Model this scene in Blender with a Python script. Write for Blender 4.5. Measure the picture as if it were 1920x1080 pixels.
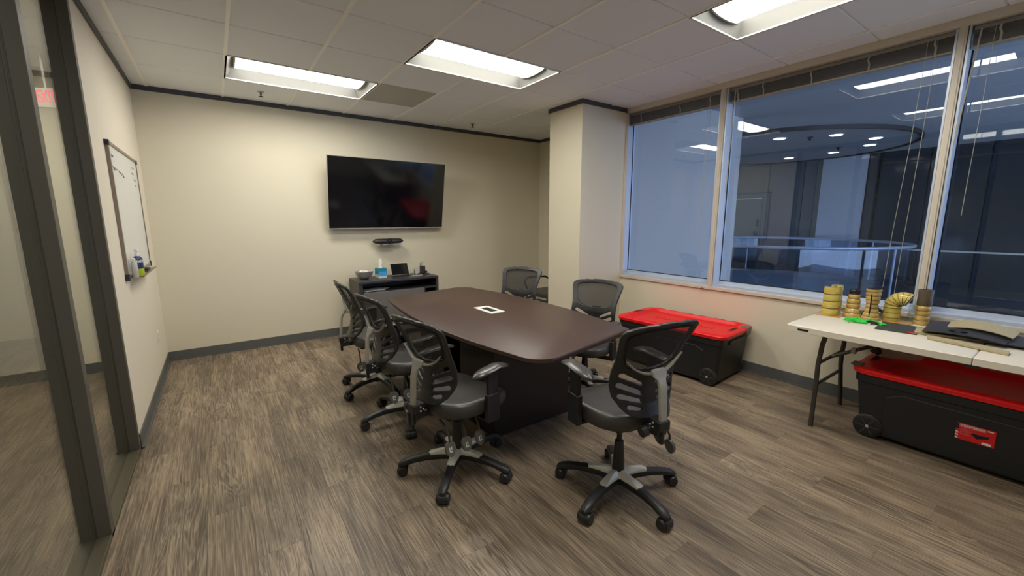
import bpy, bmesh, math, random
from math import sin, cos, pi, radians
from mathutils import Vector, Matrix
random.seed(7)
for o in list(bpy.data.objects): bpy.data.objects.remove(o)
S = bpy.context.scene
COL = S.collection

# ---------------------------------------------------------------- camera
YAW, PITCH, ROLL = -0.618, -0.165, 0.003
CAMZ = 1.481
cam_data = bpy.data.cameras.new('camera')
cam = bpy.data.objects.new('camera', cam_data); COL.objects.link(cam)
cam_data.sensor_width = 36.0
cam_data.lens = 773.2 / 1920 * 36.0
cam_data.clip_start = 0.05
Rm = (Matrix.Rotation(YAW, 3, 'Z') @ Matrix.Rotation(PITCH, 3, 'X') @ Matrix.Rotation(ROLL, 3, 'Y'))
right, fwd, up = Rm.col[0], Rm.col[1], Rm.col[2]
M4 = Matrix(((right[0], up[0], -fwd[0], 0), (right[1], up[1], -fwd[1], 0), (right[2], up[2], -fwd[2], CAMZ), (0, 0, 0, 1)))
cam.matrix_world = M4
S.camera = cam

# ---------------------------------------------------------------- world, exposure
w = bpy.data.worlds.new('dusk_sky'); S.world = w; w.use_nodes = True
bg = w.node_tree.nodes['Background']
bg.inputs[0].default_value = (0.45, 0.56, 0.79, 1); bg.inputs[1].default_value = 6.2
S.view_settings.view_transform = 'Standard'; S.view_settings.look = 'None'
S.view_settings.gamma = 1.0; S.view_settings.use_curve_mapping = False
S.view_settings.exposure = 0.0
LAMP = 24.0

# ---------------------------------------------------------------- materials
def lin(c):
    return tuple(((v / 255) / 12.92 if v / 255 <= 0.04045 else ((v / 255 + 0.055) / 1.055) ** 2.4) for v in c)
MATS = {}
def mat(name, rgb, rough=0.5, metal=0.0, var=0.0, vscale=8.0, bump=0.0, bscale=60.0, spec=0.5, stretch=(1, 1, 1), coat=0.0, trans=0.0):
    m = bpy.data.materials.new(name); m.use_nodes = True
    nt = m.node_tree; N = nt.nodes; L = nt.links
    b = N['Principled BSDF']
    c = lin(rgb) + (1,)
    b.inputs['Base Color'].default_value = c
    b.inputs['Roughness'].default_value = rough; b.inputs['Metallic'].default_value = metal
    b.inputs['Specular IOR Level'].default_value = spec
    b.inputs['Coat Weight'].default_value = coat
    b.inputs['Transmission Weight'].default_value = trans
    tc = N.new('ShaderNodeTexCoord'); mp = N.new('ShaderNodeMapping'); mp.inputs['Scale'].default_value = stretch
    L.new(tc.outputs['Object'], mp.inputs[0])
    n = N.new('ShaderNodeTexNoise'); n.inputs['Scale'].default_value = vscale; n.inputs['Detail'].default_value = 4
    L.new(mp.outputs[0], n.inputs['Vector'])
    if var:
        r = N.new('ShaderNodeMix'); r.data_type = 'RGBA'
        r.inputs[6].default_value = tuple(v * (1 - var) for v in c[:3]) + (1,)
        r.inputs[7].default_value = tuple(min(1, v * (1 + var)) for v in c[:3]) + (1,)
        L.new(n.outputs['Fac'], r.inputs[0]); L.new(r.outputs[2], b.inputs['Base Color'])
    if bump:
        n2 = N.new('ShaderNodeTexNoise'); n2.inputs['Scale'].default_value = bscale; n2.inputs['Detail'].default_value = 3
        L.new(mp.outputs[0], n2.inputs['Vector'])
        bp = N.new('ShaderNodeBump'); bp.inputs['Strength'].default_value = bump; bp.inputs['Distance'].default_value = 0.002
        L.new(n2.outputs['Fac'], bp.inputs['Height']); L.new(bp.outputs[0], b.inputs['Normal'])
    MATS[name] = m
    return m
def emis(name, rgb, s):
    m = bpy.data.materials.new(name); m.use_nodes = True
    nt = m.node_tree; nt.nodes.clear()
    e = nt.nodes.new('ShaderNodeEmission'); e.inputs[0].default_value = tuple(rgb) + (1,); e.inputs[1].default_value = s
    o = nt.nodes.new('ShaderNodeOutputMaterial'); nt.links.new(e.outputs[0], o.inputs[0])
    MATS[name] = m; return m
def glassmat(name, tint, rough=0.0, base_ior=1.5, gain=1.0):
    m = bpy.data.materials.new(name); m.use_nodes = True
    nt = m.node_tree; N = nt.nodes; L = nt.links; N.clear()
    g = N.new('ShaderNodeNewGeometry')
    mx = N.new('ShaderNodeMix'); mx.data_type = 'FLOAT'
    mx.inputs[2].default_value = base_ior; mx.inputs[3].default_value = 1 / base_ior
    L.new(g.outputs['Backfacing'], mx.inputs[0])
    f = N.new('ShaderNodeFresnel'); L.new(mx.outputs[0], f.inputs['IOR'])
    tr = N.new('ShaderNodeBsdfTransparent'); tr.inputs[0].default_value = tuple(tint) + (1,)
    gl = N.new('ShaderNodeBsdfGlossy'); gl.inputs['Roughness'].default_value = rough; gl.inputs[0].default_value = (gain, gain, gain, 1)
    ms = N.new('ShaderNodeMixShader'); L.new(f.outputs[0], ms.inputs[0]); L.new(tr.outputs[0], ms.inputs[1]); L.new(gl.outputs[0], ms.inputs[2])
    o = N.new('ShaderNodeOutputMaterial'); L.new(ms.outputs[0], o.inputs[0])
    MATS[name] = m; return m
def meshfabric(name, rgb, alpha):
    m = mat(name, rgb, 0.8)
    nt = m.node_tree; b = nt.nodes['Principled BSDF']; b.inputs['Alpha'].default_value = alpha
    return m

WALL = mat('wall_paint', (218, 210, 187), 0.75, var=0.015, vscale=3, bump=0.06, bscale=260)
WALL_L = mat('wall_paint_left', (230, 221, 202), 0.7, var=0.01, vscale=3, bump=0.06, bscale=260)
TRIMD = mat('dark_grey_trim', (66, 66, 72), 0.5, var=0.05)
BASEB = mat('grey_vinyl_baseboard', (92, 94, 92), 0.45, var=0.04)
TILE = mat('ceiling_tile_fibre', (240, 243, 246), 0.9, var=0.05, vscale=140, bump=0.25, bscale=180)
TEE = mat('white_ceiling_tee', (254, 252, 248), 0.5)
SLABD = mat('plenum_dark', (70, 68, 66), 0.9)
VENTM = mat('return_grille_grey', (190, 188, 180), 0.8, var=0.06, vscale=200)
REFL = mat('white_enamel', (222, 222, 214), 0.45)
TROF = mat('dimmed_white_reflector', (138, 138, 134), 0.6)  # white reflector beside the lens, its dimmer look put into a grey colour
LENS = emis('light_lens', (1.0, 0.965, 0.885), LAMP)
FRAMEW = mat('almond_window_frame', (205, 196, 182), 0.45, var=0.02)
FRAMEB = mat('sky_tinted_frame', (196, 206, 222), 0.35, 0.2)  # blue sky light on the window reveals is put into this tint
GASK = mat('black_gasket', (18, 18, 22), 0.6)
BLIND = mat('grey_blind_slats', (136, 133, 130), 0.45, 0.2, var=0.1, vscale=30)
TAPE = mat('grey_blind_tape', (165, 162, 150), 0.7)
CORDM = mat('cream_cord', (168, 166, 152), 0.6)
BRONZE = mat('dark_bronze_aluminium', (92, 88, 80), 0.45, 0.2, var=0.12, vscale=4, stretch=(1, 1, .15))
SILLM = mat('olive_metal_sill', (96, 90, 74), 0.45, 0.4)
GLASS = glassmat('window_glass', (0.84, 0.9, 0.96), 0.0, 1.52)
GLASSP = glassmat('partition_glass', (0.93, 0.95, 0.93), 0.004, 1.5)
TABLE = mat('espresso_laminate', (72, 52, 43), 0.45, var=0.12, vscale=10, stretch=(6, 1, 6), spec=0.6)
TABLED = mat('espresso_edge', (40, 28, 26), 0.4, var=0.1, vscale=12)
BLKP = mat('black_plastic', (40, 40, 41), 0.42, var=0.08, vscale=20, bump=0.05, bscale=500)
BLKF = mat('black_back_frame', (42, 42, 43), 0.38, var=0.06)
LEATH = mat('black_leatherette', (60, 58, 56), 0.40, var=0.06, vscale=30, bump=0.12, bscale=320, spec=0.6)
PADM = mat('grey_arm_pad', (62, 61, 60), 0.32, spec=0.7)
SILV = mat('silver_plastic', (178, 175, 166), 0.4, 0.1, var=0.04)
STAR = mat('star_cap_aluminium', (226, 224, 216), 0.4, 0.1)
PADDLE = mat('grey_paddle', (98, 96, 92), 0.45)
WHITE = mat('white_plastic', (232, 232, 226), 0.4)
MESHF = meshfabric('black_mesh_fabric', (38, 38, 38), 0.78)
SCREEN = mat('black_glass_screen', (10, 12, 17), 0.09, spec=0.45)
BEZEL = mat('champagne_bezel', (196, 188, 170), 0.35, 0.3)
RED = mat('red_plastic_lid', (232, 20, 24), 0.42, var=0.03, spec=0.5)
TOTE = mat('black_tote_plastic', (30, 31, 32), 0.5, var=0.08, vscale=12, bump=0.06, bscale=300)
LATCH = mat('grey_latch', (112, 108, 100), 0.5)
TBLW = mat('white_resin_tabletop', (222, 214, 198), 0.5, var=0.02, vscale=4, bump=0.15, bscale=220)
LEGM = mat('grey_steel_leg', (78, 74, 70), 0.4, 0.5)
STEEL = mat('brushed_steel', (205, 202, 196), 0.38, 0.7)
WBOARD = mat('white_board_surface', (226, 227, 222), 0.25, spec=0.5)
WFRAME = mat('aluminium_frame', (150, 138, 126), 0.4, 0.6)
NAVY = mat('navy_corner', (36, 34, 58), 0.5)
CRED = mat('grey_black_laminate', (56, 54, 56), 0.42, var=0.08, vscale=20)
CREDG = mat('grey_door_laminate', (112, 108, 102), 0.45, var=0.04)
PAPER = mat('paper', (206, 206, 202), 0.7)
INK = mat('grey_marker_ink', (168, 170, 176), 0.7)
YEL = mat('glossy_amber_composite', (206, 184, 92), 0.22, var=0.28, vscale=14, coat=0.6, stretch=(1, 1, 3))
YELB = mat('banded_tan_composite', (190, 158, 88), 0.3, var=0.45, vscale=22, coat=0.5, stretch=(1, 1, 4))
BRNB = mat('brown_band_resin', (104, 84, 44), 0.3, var=0.3, vscale=30)
DKB = mat('charred_brown_composite', (92, 80, 64), 0.5, var=0.35, vscale=26, stretch=(1, 1, 3))
DKB2 = mat('glossy_black_collar', (34, 28, 28), 0.25, var=0.3, vscale=30)
AMB = mat('amber_resin_sheet', (188, 148, 78), 0.25, var=0.15, coat=0.5)
GREEN = mat('bright_green_rubber', (44, 206, 70), 0.45, var=0.08)
CARB = mat('black_carbon_sheet', (50, 48, 50), 0.4, var=0.2, vscale=30)
TANS = mat('tan_fibre_sheet', (178, 164, 126), 0.7, var=0.2, vscale=40, stretch=(1, 4, 1))
SLATE = mat('dark_slate_sheet', (56, 60, 58), 0.5, var=0.3, vscale=40)
BAGM = mat('cloudy_plastic_bag', (196, 192, 182), 0.35, var=0.1)
FILMM = glassmat('clear_plastic_film', (0.82, 0.86, 0.88), 0.12, 1.5)
BLUEL = mat('blue_label', (36, 48, 104), 0.4)
LIME = mat('lime_label', (186, 206, 40), 0.4)
TEAL = mat('teal_carton', (28, 132, 158), 0.5, var=0.15, vscale=30)
SKYB = mat('sky_blue_print', (70, 160, 214), 0.5, var=0.3, vscale=40)
TISW = mat('carton_pale', (206, 218, 216), 0.6)
TISSUE = mat('tissue_paper', (240, 236, 222), 0.8)
EXITR = emis('exit_letters', (1.0, 0.10, 0.16), 2.2)
EXITB = mat('exit_sign_body', (205, 200, 188), 0.5)
DLIGHT = emis('downlight_lens', (1.0, 0.97, 0.9), 14.0)
OUTW = mat('blue_grey_outer_wall', (178, 175, 173), 0.8, var=0.02)
ATCEIL = mat('atrium_ceiling_paint', (172, 176, 180), 0.85)
DISC = mat('soffit_disc_paint', (158, 162, 166), 0.8)
DARKW = mat('dark_atrium_panel', (62, 68, 74), 0.6, var=0.1)
GREYW = mat('grey_atrium_wall', (90, 92, 96), 0.7, var=0.04)
GREENW = mat('olive_grey_door_panel', (84, 88, 84), 0.5, var=0.08)
COLB = mat('pale_blue_column', (146, 150, 158), 0.7)
DKGL = mat('dark_curtain_glass', (26, 38, 50), 0.12, spec=0.6)
DKMU = mat('dark_mullion', (26, 28, 34), 0.5)
ATFLOOR = mat('dark_atrium_floor', (42, 46, 54), 0.4)
RAILM = mat('steel_handrail', (158, 166, 180), 0.3, 0.3)
RAILG = glassmat('railing_glass', (0.72, 0.8, 0.88), 0.0, 1.5)

def floor_mat():
    m = bpy.data.materials.new('grey_oak_plank'); m.use_nodes = True
    nt = m.node_tree; N = nt.nodes; L = nt.links; b = N['Principled BSDF']
    g = N.new('ShaderNodeNewGeometry'); oi = N.new('ShaderNodeObjectInfo')
    sc = N.new('ShaderNodeVectorMath'); sc.operation = 'SCALE'; sc.inputs[0].default_value = (37.0, 91.0, 13.0); L.new(oi.outputs['Random'], sc.inputs['Scale'])
    ad = N.new('ShaderNodeVectorMath'); ad.operation = 'ADD'; L.new(g.outputs['Position'], ad.inputs[0]); L.new(sc.outputs[0], ad.inputs[1])
    mp = N.new('ShaderNodeMapping'); mp.inputs['Scale'].default_value = (9, 0.9, 1); L.new(ad.outputs[0], mp.inputs[0])
    n1 = N.new('ShaderNodeTexNoise'); n1.inputs['Scale'].default_value = 1.4; n1.inputs['Detail'].default_value = 3; n1.inputs['Distortion'].default_value = 0.6
    L.new(mp.outputs[0], n1.inputs['Vector'])
    # cathedral rings: bands of the smooth noise field
    mu = N.new('ShaderNodeMath'); mu.operation = 'MULTIPLY'; mu.inputs[1].default_value = 95.0; L.new(n1.outputs['Fac'], mu.inputs[0])
    sn = N.new('ShaderNodeMath'); sn.operation = 'SINE'; L.new(mu.outputs[0], sn.inputs[0])
    pw = N.new('ShaderNodeMapRange'); pw.inputs['From Min'].default_value = -0.1; pw.inputs['From Max'].default_value = 1.0; L.new(sn.outputs[0], pw.inputs['Value'])
    mp2 = N.new('ShaderNodeMapping'); mp2.inputs['Scale'].default_value = (170, 5, 1); L.new(ad.outputs[0], mp2.inputs[0])
    n2 = N.new('ShaderNodeTexNoise'); n2.inputs['Scale'].default_value = 1.0; n2.inputs['Detail'].default_value = 5; L.new(mp2.outputs[0], n2.inputs['Vector'])
    mp3 = N.new('ShaderNodeMapping'); mp3.inputs['Scale'].default_value = (7, 1.2, 1); L.new(ad.outputs[0], mp3.inputs[0])
    n3 = N.new('ShaderNodeTexNoise'); n3.inputs['Scale'].default_value = 1.2; n3.inputs['Detail'].default_value = 4; L.new(mp3.outputs[0], n3.inputs['Vector'])
    cr = N.new('ShaderNodeValToRGB'); e = cr.color_ramp.elements
    e[0].position = 0.36; e[0].color = lin((80, 69, 57)) + (1,)
    e[1].position = 0.64; e[1].color = lin((162, 143, 119)) + (1,)
    k = e.new(0.5); k.color = lin((119, 104, 87)) + (1,)
    a1 = N.new('ShaderNodeMath'); a1.operation = 'MULTIPLY_ADD'; a1.inputs[1].default_value = 0.62; L.new(n2.outputs['Fac'], a1.inputs[0])
    a2 = N.new('ShaderNodeMath'); a2.operation = 'MULTIPLY'; a2.inputs[1].default_value = 0.42; L.new(n3.outputs['Fac'], a2.inputs[0]); L.new(a2.outputs[0], a1.inputs[2])
    a3 = N.new('ShaderNodeMath'); a3.operation = 'MULTIPLY_ADD'; a3.inputs[1].default_value = 0.05; L.new(oi.outputs['Random'], a3.inputs[0]); L.new(a1.outputs[0], a3.inputs[2])
    a4 = N.new('ShaderNodeMath'); a4.operation = 'SUBTRACT'; a4.inputs[1].default_value = 0.045; L.new(a3.outputs[0], a4.inputs[0])
    L.new(a4.outputs[0], cr.inputs[0])
    # ring lines show only in patches
    n4 = N.new('ShaderNodeTexNoise'); n4.inputs['Scale'].default_value = 1.6; L.new(ad.outputs[0], n4.inputs['Vector'])
    pm = N.new('ShaderNodeMapRange'); pm.inputs['From Min'].default_value = 0.42; pm.inputs['From Max'].default_value = 0.66; pm.inputs['To Max'].default_value = 0.42; L.new(n4.outputs['Fac'], pm.inputs['Value'])
    mm = N.new('ShaderNodeMath'); mm.operation = 'MULTIPLY'; L.new(pw.outputs[0], mm.inputs[0]); L.new(pm.outputs[0], mm.inputs[1])
    mx = N.new('ShaderNodeMix'); mx.data_type = 'RGBA'; mx.inputs[7].default_value = lin((186, 170, 144)) + (1,)
    L.new(mm.outputs[0], mx.inputs[0]); L.new(cr.outputs[0], mx.inputs[6]); L.new(mx.outputs[2], b.inputs['Base Color'])
    b.inputs['Roughness'].default_value = 0.42; b.inputs['Specular IOR Level'].default_value = 0.45
    bp = N.new('ShaderNodeBump'); bp.inputs['Strength'].default_value = 0.2; bp.inputs['Distance'].default_value = 0.001
    L.new(n2.outputs['Fac'], bp.inputs['Height']); L.new(bp.outputs[0], b.inputs['Normal'])
    return m
FLOOR = floor_mat()

# ---------------------------------------------------------------- mesh helpers
class MB:
    def __init__(s): s.v = []; s.f = []
    def add(s, vs, fs):
        k = len(s.v); s.v += [tuple(v) for v in vs]; s.f += [tuple(i + k for i in f) for f in fs]; return s
    def box(s, x0, x1, y0, y1, z0, z1):
        vs = [(x, y, z) for z in (z0, z1) for y in (y0, y1) for x in (x0, x1)]
        return s.add(vs, [(0, 2, 3, 1), (4, 5, 7, 6), (0, 1, 5, 4), (2, 6, 7, 3), (0, 4, 6, 2), (1, 3, 7, 5)])
    def loft(s, rings, cap=True, closed=True):
        n = len(rings[0]); vs = [p for r in rings for p in r]; fs = []
        for i in range(len(rings) - 1):
            for j in range(n if closed else n - 1):
                a = i * n + j; b = i * n + (j + 1) % n
                fs.append((a, b, b + n, a + n))
        if cap:
            fs.append(tuple(range(n - 1, -1, -1))); fs.append(tuple(range((len(rings) - 1) * n, len(rings) * n)))
        return s.add(vs, fs)
    def lathe(s, prof, n=24, c=(0, 0), cap=True):
        return s.loft([[(c[0] + r * cos(2 * pi * j / n), c[1] + r * sin(2 * pi * j / n), z) for j in range(n)] for r, z in prof], cap)
    def tube(s, pts, r, n=10, sq=1.0, cap=True):
        pts = [Vector(p) for p in pts]; rings = []; rr = r if isinstance(r, (list, tuple)) else [r] * len(pts)
        t0 = (pts[1] - pts[0]).normalized()
        ref = Vector((0, 0, 1)) if abs(t0.z) < 0.9 else Vector((1, 0, 0))
        for i, p in enumerate(pts):
            t = (pts[min(i + 1, len(pts) - 1)] - pts[max(i - 1, 0)]).normalized()
            a = t.cross(ref); a.normalize(); b = a.cross(t); ref = b
            rings.append([p + a * cos(2 * pi * k / n) * rr[i] + b * sin(2 * pi * k / n) * rr[i] * sq for k in range(n)])
        return s.loft(rings, cap)
    def prism(s, poly, z0, z1):
        return s.loft([[(x, y, z0) for x, y in poly], [(x, y, z1) for x, y in poly]])
    def xf(s, M):
        s.v = [tuple(M @ Vector(v)) for v in s.v]; return s
    def build(s, name, m, parent=None, smooth=True, bevel=0, ang=35, flipfix=True):
        me = bpy.data.meshes.new(name); me.from_pydata(s.v, [], s.f)
        if flipfix:
            bm = bmesh.new(); bm.from_mesh(me); bmesh.ops.recalc_face_normals(bm, faces=bm.faces[:]); bm.to_mesh(me); bm.free()
        me.materials.append(m)
        if smooth:
            me.polygons.foreach_set('use_smooth', [True] * len(me.polygons)); me.set_sharp_from_angle(angle=radians(ang))
        o = bpy.data.objects.new(name, me); COL.objects.link(o)
        if parent: o.parent = parent
        if bevel:
            b = o.modifiers.new('bevel', 'BEVEL'); b.width = bevel; b.segments = 2; b.limit_method = 'ANGLE'
        return o
def box(name, m, x0, x1, y0, y1, z0, z1, parent=None, bevel=0):
    return MB().box(x0, x1, y0, y1, z0, z1).build(name, m, parent, smooth=bool(bevel), bevel=bevel)
def rrect(cx, cy, hx, hy, r, n=5):
    r = min(r, hx - 1e-4, hy - 1e-4); pts = []
    for sx, sy, a0 in ((1, 1, 0), (-1, 1, pi / 2), (-1, -1, pi), (1, -1, 1.5 * pi)):
        for k in range(n + 1):
            a = a0 + pi / 2 * k / n
            pts.append((cx + sx * (hx - r) + r * cos(a), cy + sy * (hy - r) + r * sin(a)))
    return pts
def ring(poly, z): return [(x, y, z) for x, y in poly]
def lerp_table(t, x):
    for (a, va), (b, vb) in zip(t, t[1:]):
        if x <= b: return va + (vb - va) * max(0, (x - a)) / (b - a)
    return t[-1][1]
def struct(o): o['kind'] = 'structure'; return o
def thing(name, label, cat, loc=(0, 0, 0), rz=0, group=None):
    o = bpy.data.objects.new(name, None); COL.objects.link(o); o.empty_display_size = 0.1
    o.location = loc; o.rotation_euler = (0, 0, rz); o['label'] = label; o['category'] = cat
    if group: o['group'] = group
    return o
def tag(o, label, cat, group=None):
    o['label'] = label; o['category'] = cat
    if group: o['group'] = group
    return o
def text_mesh(name, txt, size, m, parent, M, ext=0.0006, sx=1.0, bold=0.0):
    cu = bpy.data.curves.new(name, 'FONT'); cu.body = txt; cu.size = size; cu.extrude = ext; cu.align_x = 'CENTER'; cu.align_y = 'CENTER'
    cu.offset = bold
    t = bpy.data.objects.new('tmp', cu); COL.objects.link(t)
    dg = bpy.context.evaluated_depsgraph_get(); dg.update()
    me = bpy.data.meshes.new_from_object(t.evaluated_get(dg)); bpy.data.objects.remove(t)
    me.transform(M @ Matrix.Diagonal((sx, 1, 1, 1))); me.materials.clear(); me.materials.append(m); me.name = name
    o = bpy.data.objects.new(name, me); COL.objects.link(o); o.parent = parent
    return o
def frame_matrix(origin, xdir, ydir):
    x = Vector(xdir).normalized(); y = Vector(ydir).normalized(); z = x.cross(y).normalized(); y = z.cross(x)
    return Matrix(((x[0], y[0], z[0], origin[0]), (x[1], y[1], z[1], origin[1]), (x[2], y[2], z[2], origin[2]), (0, 0, 0, 1)))

# ================================================================ ROOM SHELL
XL, YB, H, XW, XR, XC, YC1, YC2, YF = -0.54, 5.55, 2.772, 4.13, 4.52, 3.39, 3.973, 3.43, -1.6
# floor: base slab + planks one by one
fl = struct(box('floor', SLABD, XL - 0.11, XR, YF, YB, -0.06, -0.0065))
PW, PL = 0.183, 1.22
shared = {}
col = 0; x = XL
while x < XR - 0.01:
    x1 = min(x + PW, XR)
    y = YF - (col * 0.437) % PL
    while y < YB - 0.005:
        a, b = max(y, YF), min(y + PL, YB)
        if b - a > 0.02 and not (x > XW + 0.05 and b < YC1):
            key = (round(x1 - x, 3), round(b - a, 3))
            if key not in shared:
                wx, wy = x1 - x - 0.0005, b - a - 0.0005
                mb = MB().loft([ring(rrect(wx / 2, wy / 2, wx / 2, wy / 2, 1e-4, 1), -0.006), ring(rrect(wx / 2, wy / 2, wx / 2, wy / 2, 1e-4, 1), -0.0005), ring(rrect(wx / 2, wy / 2, wx / 2 - .0006, wy / 2 - .0006, 1e-4, 1), 0)])
                o = mb.build('floor_plank', FLOOR, fl, smooth=False); shared[key] = o.data
            else:
                o = bpy.data.objects.new('floor_plank', shared[key]); COL.objects.link(o); o.parent = fl
            o.location = (x + 0.00025, a + 0.00025, 0)
        y += PL
    x = x1; col += 1
# hallway floor beyond the glass partition
struct(box('floor', FLOOR, -3.2, XL - 0.11, YF, 7.4, -0.06, -0.001))

# walls
struct(box('wall_back', WALL, XL - 0.12, XR + 0.12, YB, YB + 0.12, 0, 2.95))
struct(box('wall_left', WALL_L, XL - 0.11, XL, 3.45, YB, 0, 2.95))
struct(box('wall_recess', WALL, XR, XR + 0.12, YC1 - 0.3, YB, 0, 2.95))
struct(box('wall_recess_return', WALL, XW + .154, XR, YC1 - .3, YC1, 0, 2.95))
struct(box('wall_column', WALL, XC, XW + .154, YC2, YC1, 0, 2.95, bevel=0.004))
struct(box('wall_front', WALL, XL - 0.11, XW + 0.15, YF - 0.12, YF, 0, 2.95))
struct(box('wall_right', WALL, XW, XW + 0.15, YF, YC2, 0, 0.757))
# dark crown strip at the top of the walls
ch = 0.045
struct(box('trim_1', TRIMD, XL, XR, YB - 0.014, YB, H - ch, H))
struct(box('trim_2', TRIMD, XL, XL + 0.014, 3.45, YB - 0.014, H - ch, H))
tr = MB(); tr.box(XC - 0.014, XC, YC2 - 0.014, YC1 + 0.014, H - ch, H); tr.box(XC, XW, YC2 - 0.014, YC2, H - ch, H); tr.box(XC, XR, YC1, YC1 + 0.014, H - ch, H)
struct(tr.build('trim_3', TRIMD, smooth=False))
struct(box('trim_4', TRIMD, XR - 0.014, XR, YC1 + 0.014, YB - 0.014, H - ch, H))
# baseboards with a small toe
def baseboard(name, segs):
    mb = MB()
    for (x0, x1, y0, y1, nx, ny) in segs:
        mb.box(x0, x1, y0, y1, 0, 0.1)
        mb.box(x0 + min(nx, 0) * 0.012, x1 + max(nx, 0) * 0.012, y0 + min(ny, 0) * 0.012, y1 + max(ny, 0) * 0.012, 0, 0.012)
    return struct(mb.build(name, BASEB, smooth=False))
baseboard('baseboard_back', [(XL, XR, YB - 0.008, YB, 0, -1)])
baseboard('baseboard_left', [(XL, XL + 0.008, 3.45, YB - 0.008, 1, 0)])
baseboard('baseboard_right', [(XW - 0.008, XW, YF, YC2 - 0.008, -1, 0)])
baseboard('baseboard_column', [(XC - 0.008, XC, YC2 - 0.008, YC1 + 0.008, -1, 0), (XC, XW, YC2 - 0.008, YC2, 0, -1)])
baseboard('baseboard_recess', [(XR - 0.008, XR, YC1 + .008, YB - 0.008, -1, 0)])

# ---- ceiling
GX = [XL, -0.415, 0.195, 0.805, 1.415, 2.025, 2.635, 3.245, 3.855, XW, XR]
GY = [YB, 4.83, 4.175, 3.55, 2.94, 2.33, 1.72, 1.11, 0.50, -0.11, -0.72, -1.33, YF]
FIX = {(0.195, 4.175): ('x', 4.83), (1.415, 2.94): ('x', 3.55), (2.635, 0.50): ('y', 1.72), (0.805, 0.50): ('y', 1.72)}
holes = [(0.195, 1.415, 4.175, 4.83), (1.415, 2.635, 2.94, 3.55), (2.635, 3.245, 0.5, 1.72), (0.805, 1.415, 0.5, 1.72)]
def in_hole(cx, cy): return any(a < cx < b and c < cy < d for a, b, c, d in holes)
ceil = struct(box('ceiling', SLABD, XL - 0.11, XR + 0.12, YF - 0.12, YB + 0.12, 2.95, 3.0))
for i in range(len(GX) - 1):
    for j in range(len(GY) - 1):
        x0, x1, y1, y0 = GX[i], GX[i + 1], GY[j], GY[j + 1]
        cx, cy = (x0 + x1) / 2, (y0 + y1) / 2
        if in_hole(cx, cy): continue
        if x0 >= XW - 0.01 and cy < YC1: continue
        vent = abs(x0 - 1.415) < .01 and abs(y0 - 4.175) < .01
        g = 0.005
        mb = MB().loft([ring(rrect(cx, cy, (x1 - x0) / 2 - g, (y1 - y0) / 2 - g, 1e-4, 1), H + 0.02), ring(rrect(cx, cy, (x1 - x0) / 2 - g, (y1 - y0) / 2 - g, 1e-4, 1), H + 0.003), ring(rrect(cx, cy, (x1 - x0) / 2 - g - .005, (y1 - y0) / 2 - g - .005, 1e-4, 1), H)])
        if vent:
            o = mb.build('vent_panel', VENTM, ceil, smooth=False)
            o['label'] = 'darker grey perforated return air panel'
        else:
            mb.build('ceiling_tile', TILE, ceil, smooth=False)
mt = MB(); ct = MB()
for gx in GX[1:-2]:
    ys = [YF, YB]
    cuts = sorted([(c, d) for a, b, c, d in holes if a + .01 < gx < b - .01])
    y = YF
    for c, d in cuts: mt.box(gx - .012, gx + .012, y, c, H - .006, H + .02); y = d
    mt.box(gx - .012, gx + .012, y, YB, H - .006, H + .02)
for gy in GY[1:-1]:
    for i in range(len(GX) - 2):
        if in_hole((GX[i] + GX[i + 1]) / 2, gy): continue
        ct.box(GX[i] + .011, GX[i + 1] - .011, gy - .009, gy + .009, H + .010, H + .024)
a = mt.build('ceiling_main_tee', TEE, ceil, smooth=False)
a = ct.build('ceiling_cross_tee', TEE, ceil, smooth=False)

def ceiling_light(x0, x1, y0, y1, z, label, on=True, axis='x'):
    t = thing('ceiling_light', label, 'light', ((x0 + x1) / 2, (y0 + y1) / 2, z), 0 if axis == 'x' else pi / 2, 'recessed strip lights')
    L, W = (x1 - x0, y1 - y0) if axis == 'x' else (y1 - y0, x1 - x0)
    hl, hw = L / 2, W / 2
    fr = MB()
    for sgn in (-1, 1):
        fr.box(-hl + .003, hl - .003, min(sgn * hw, sgn * (hw - .014)), max(sgn * hw, sgn * (hw - .014)), -.006, .012)
        fr.box(min(sgn * hl, sgn * (hl - .014)), max(sgn * hl, sgn * (hl - .014)), -hw, hw, -.006, .012)
    fr.build('frame', REFL, t, smooth=False)
    lw = hw * 0.60
    for sgn in (-1, 1):
        r = MB(); pts = []
        for k in range(7):
            u = k / 6; pts.append((sgn * (hw - .012 - (hw - lw - .012) * u), .0 + .085 * sin(u * pi / 2)))
        r.add([(-hl + .012, y, zz) for y, zz in pts] + [(hl - .012, y, zz) for y, zz in pts], [(k, k + 1, k + 8, k + 7) for k in range(6)])
        r.build('reflector', TROF, t, flipfix=False)
        e = MB(); x_ = sgn * (hl - .012)
        e.add([(x_, -hw + .012, 0), (x_, hw - .012, 0), (x_ - sgn * .07, hw - .05, .085), (x_ - sgn * .07, -hw + .05, .085)], [(0, 1, 2, 3)])
        e.build('end_plate', TROF, t, smooth=False, flipfix=False)
    ls = MB(); n = 10; pr = []
    for k in range(n + 1):
        a = pi * k / n; pr.append((lw * cos(a), .088 - .050 * sin(a) ** 0.7))
    ls.loft([[(xx, y, zz) for y, zz in pr] for xx in (-hl + .07, hl - .07)], cap=True, closed=True)
    ls.build('diffuser', LENS, t)
    for sgn in (-1, 1):
        c = MB(); xx = sgn * (hl - .075)
        c.loft([[(xx + d, y * 1.05, zz - .004) for y, zz in pr] for d in (-.006, .006)], closed=True)
        c.build('lens_clip', SILV, t)
    box('housing', REFL, -hl + .003, hl - .003, -hw + .003, hw - .003, .095, .11, t)
    return t
ceiling_light(0.195, 1.415, 4.175, 4.83, H, 'white recessed strip light above the left of the wall screen')
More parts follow.
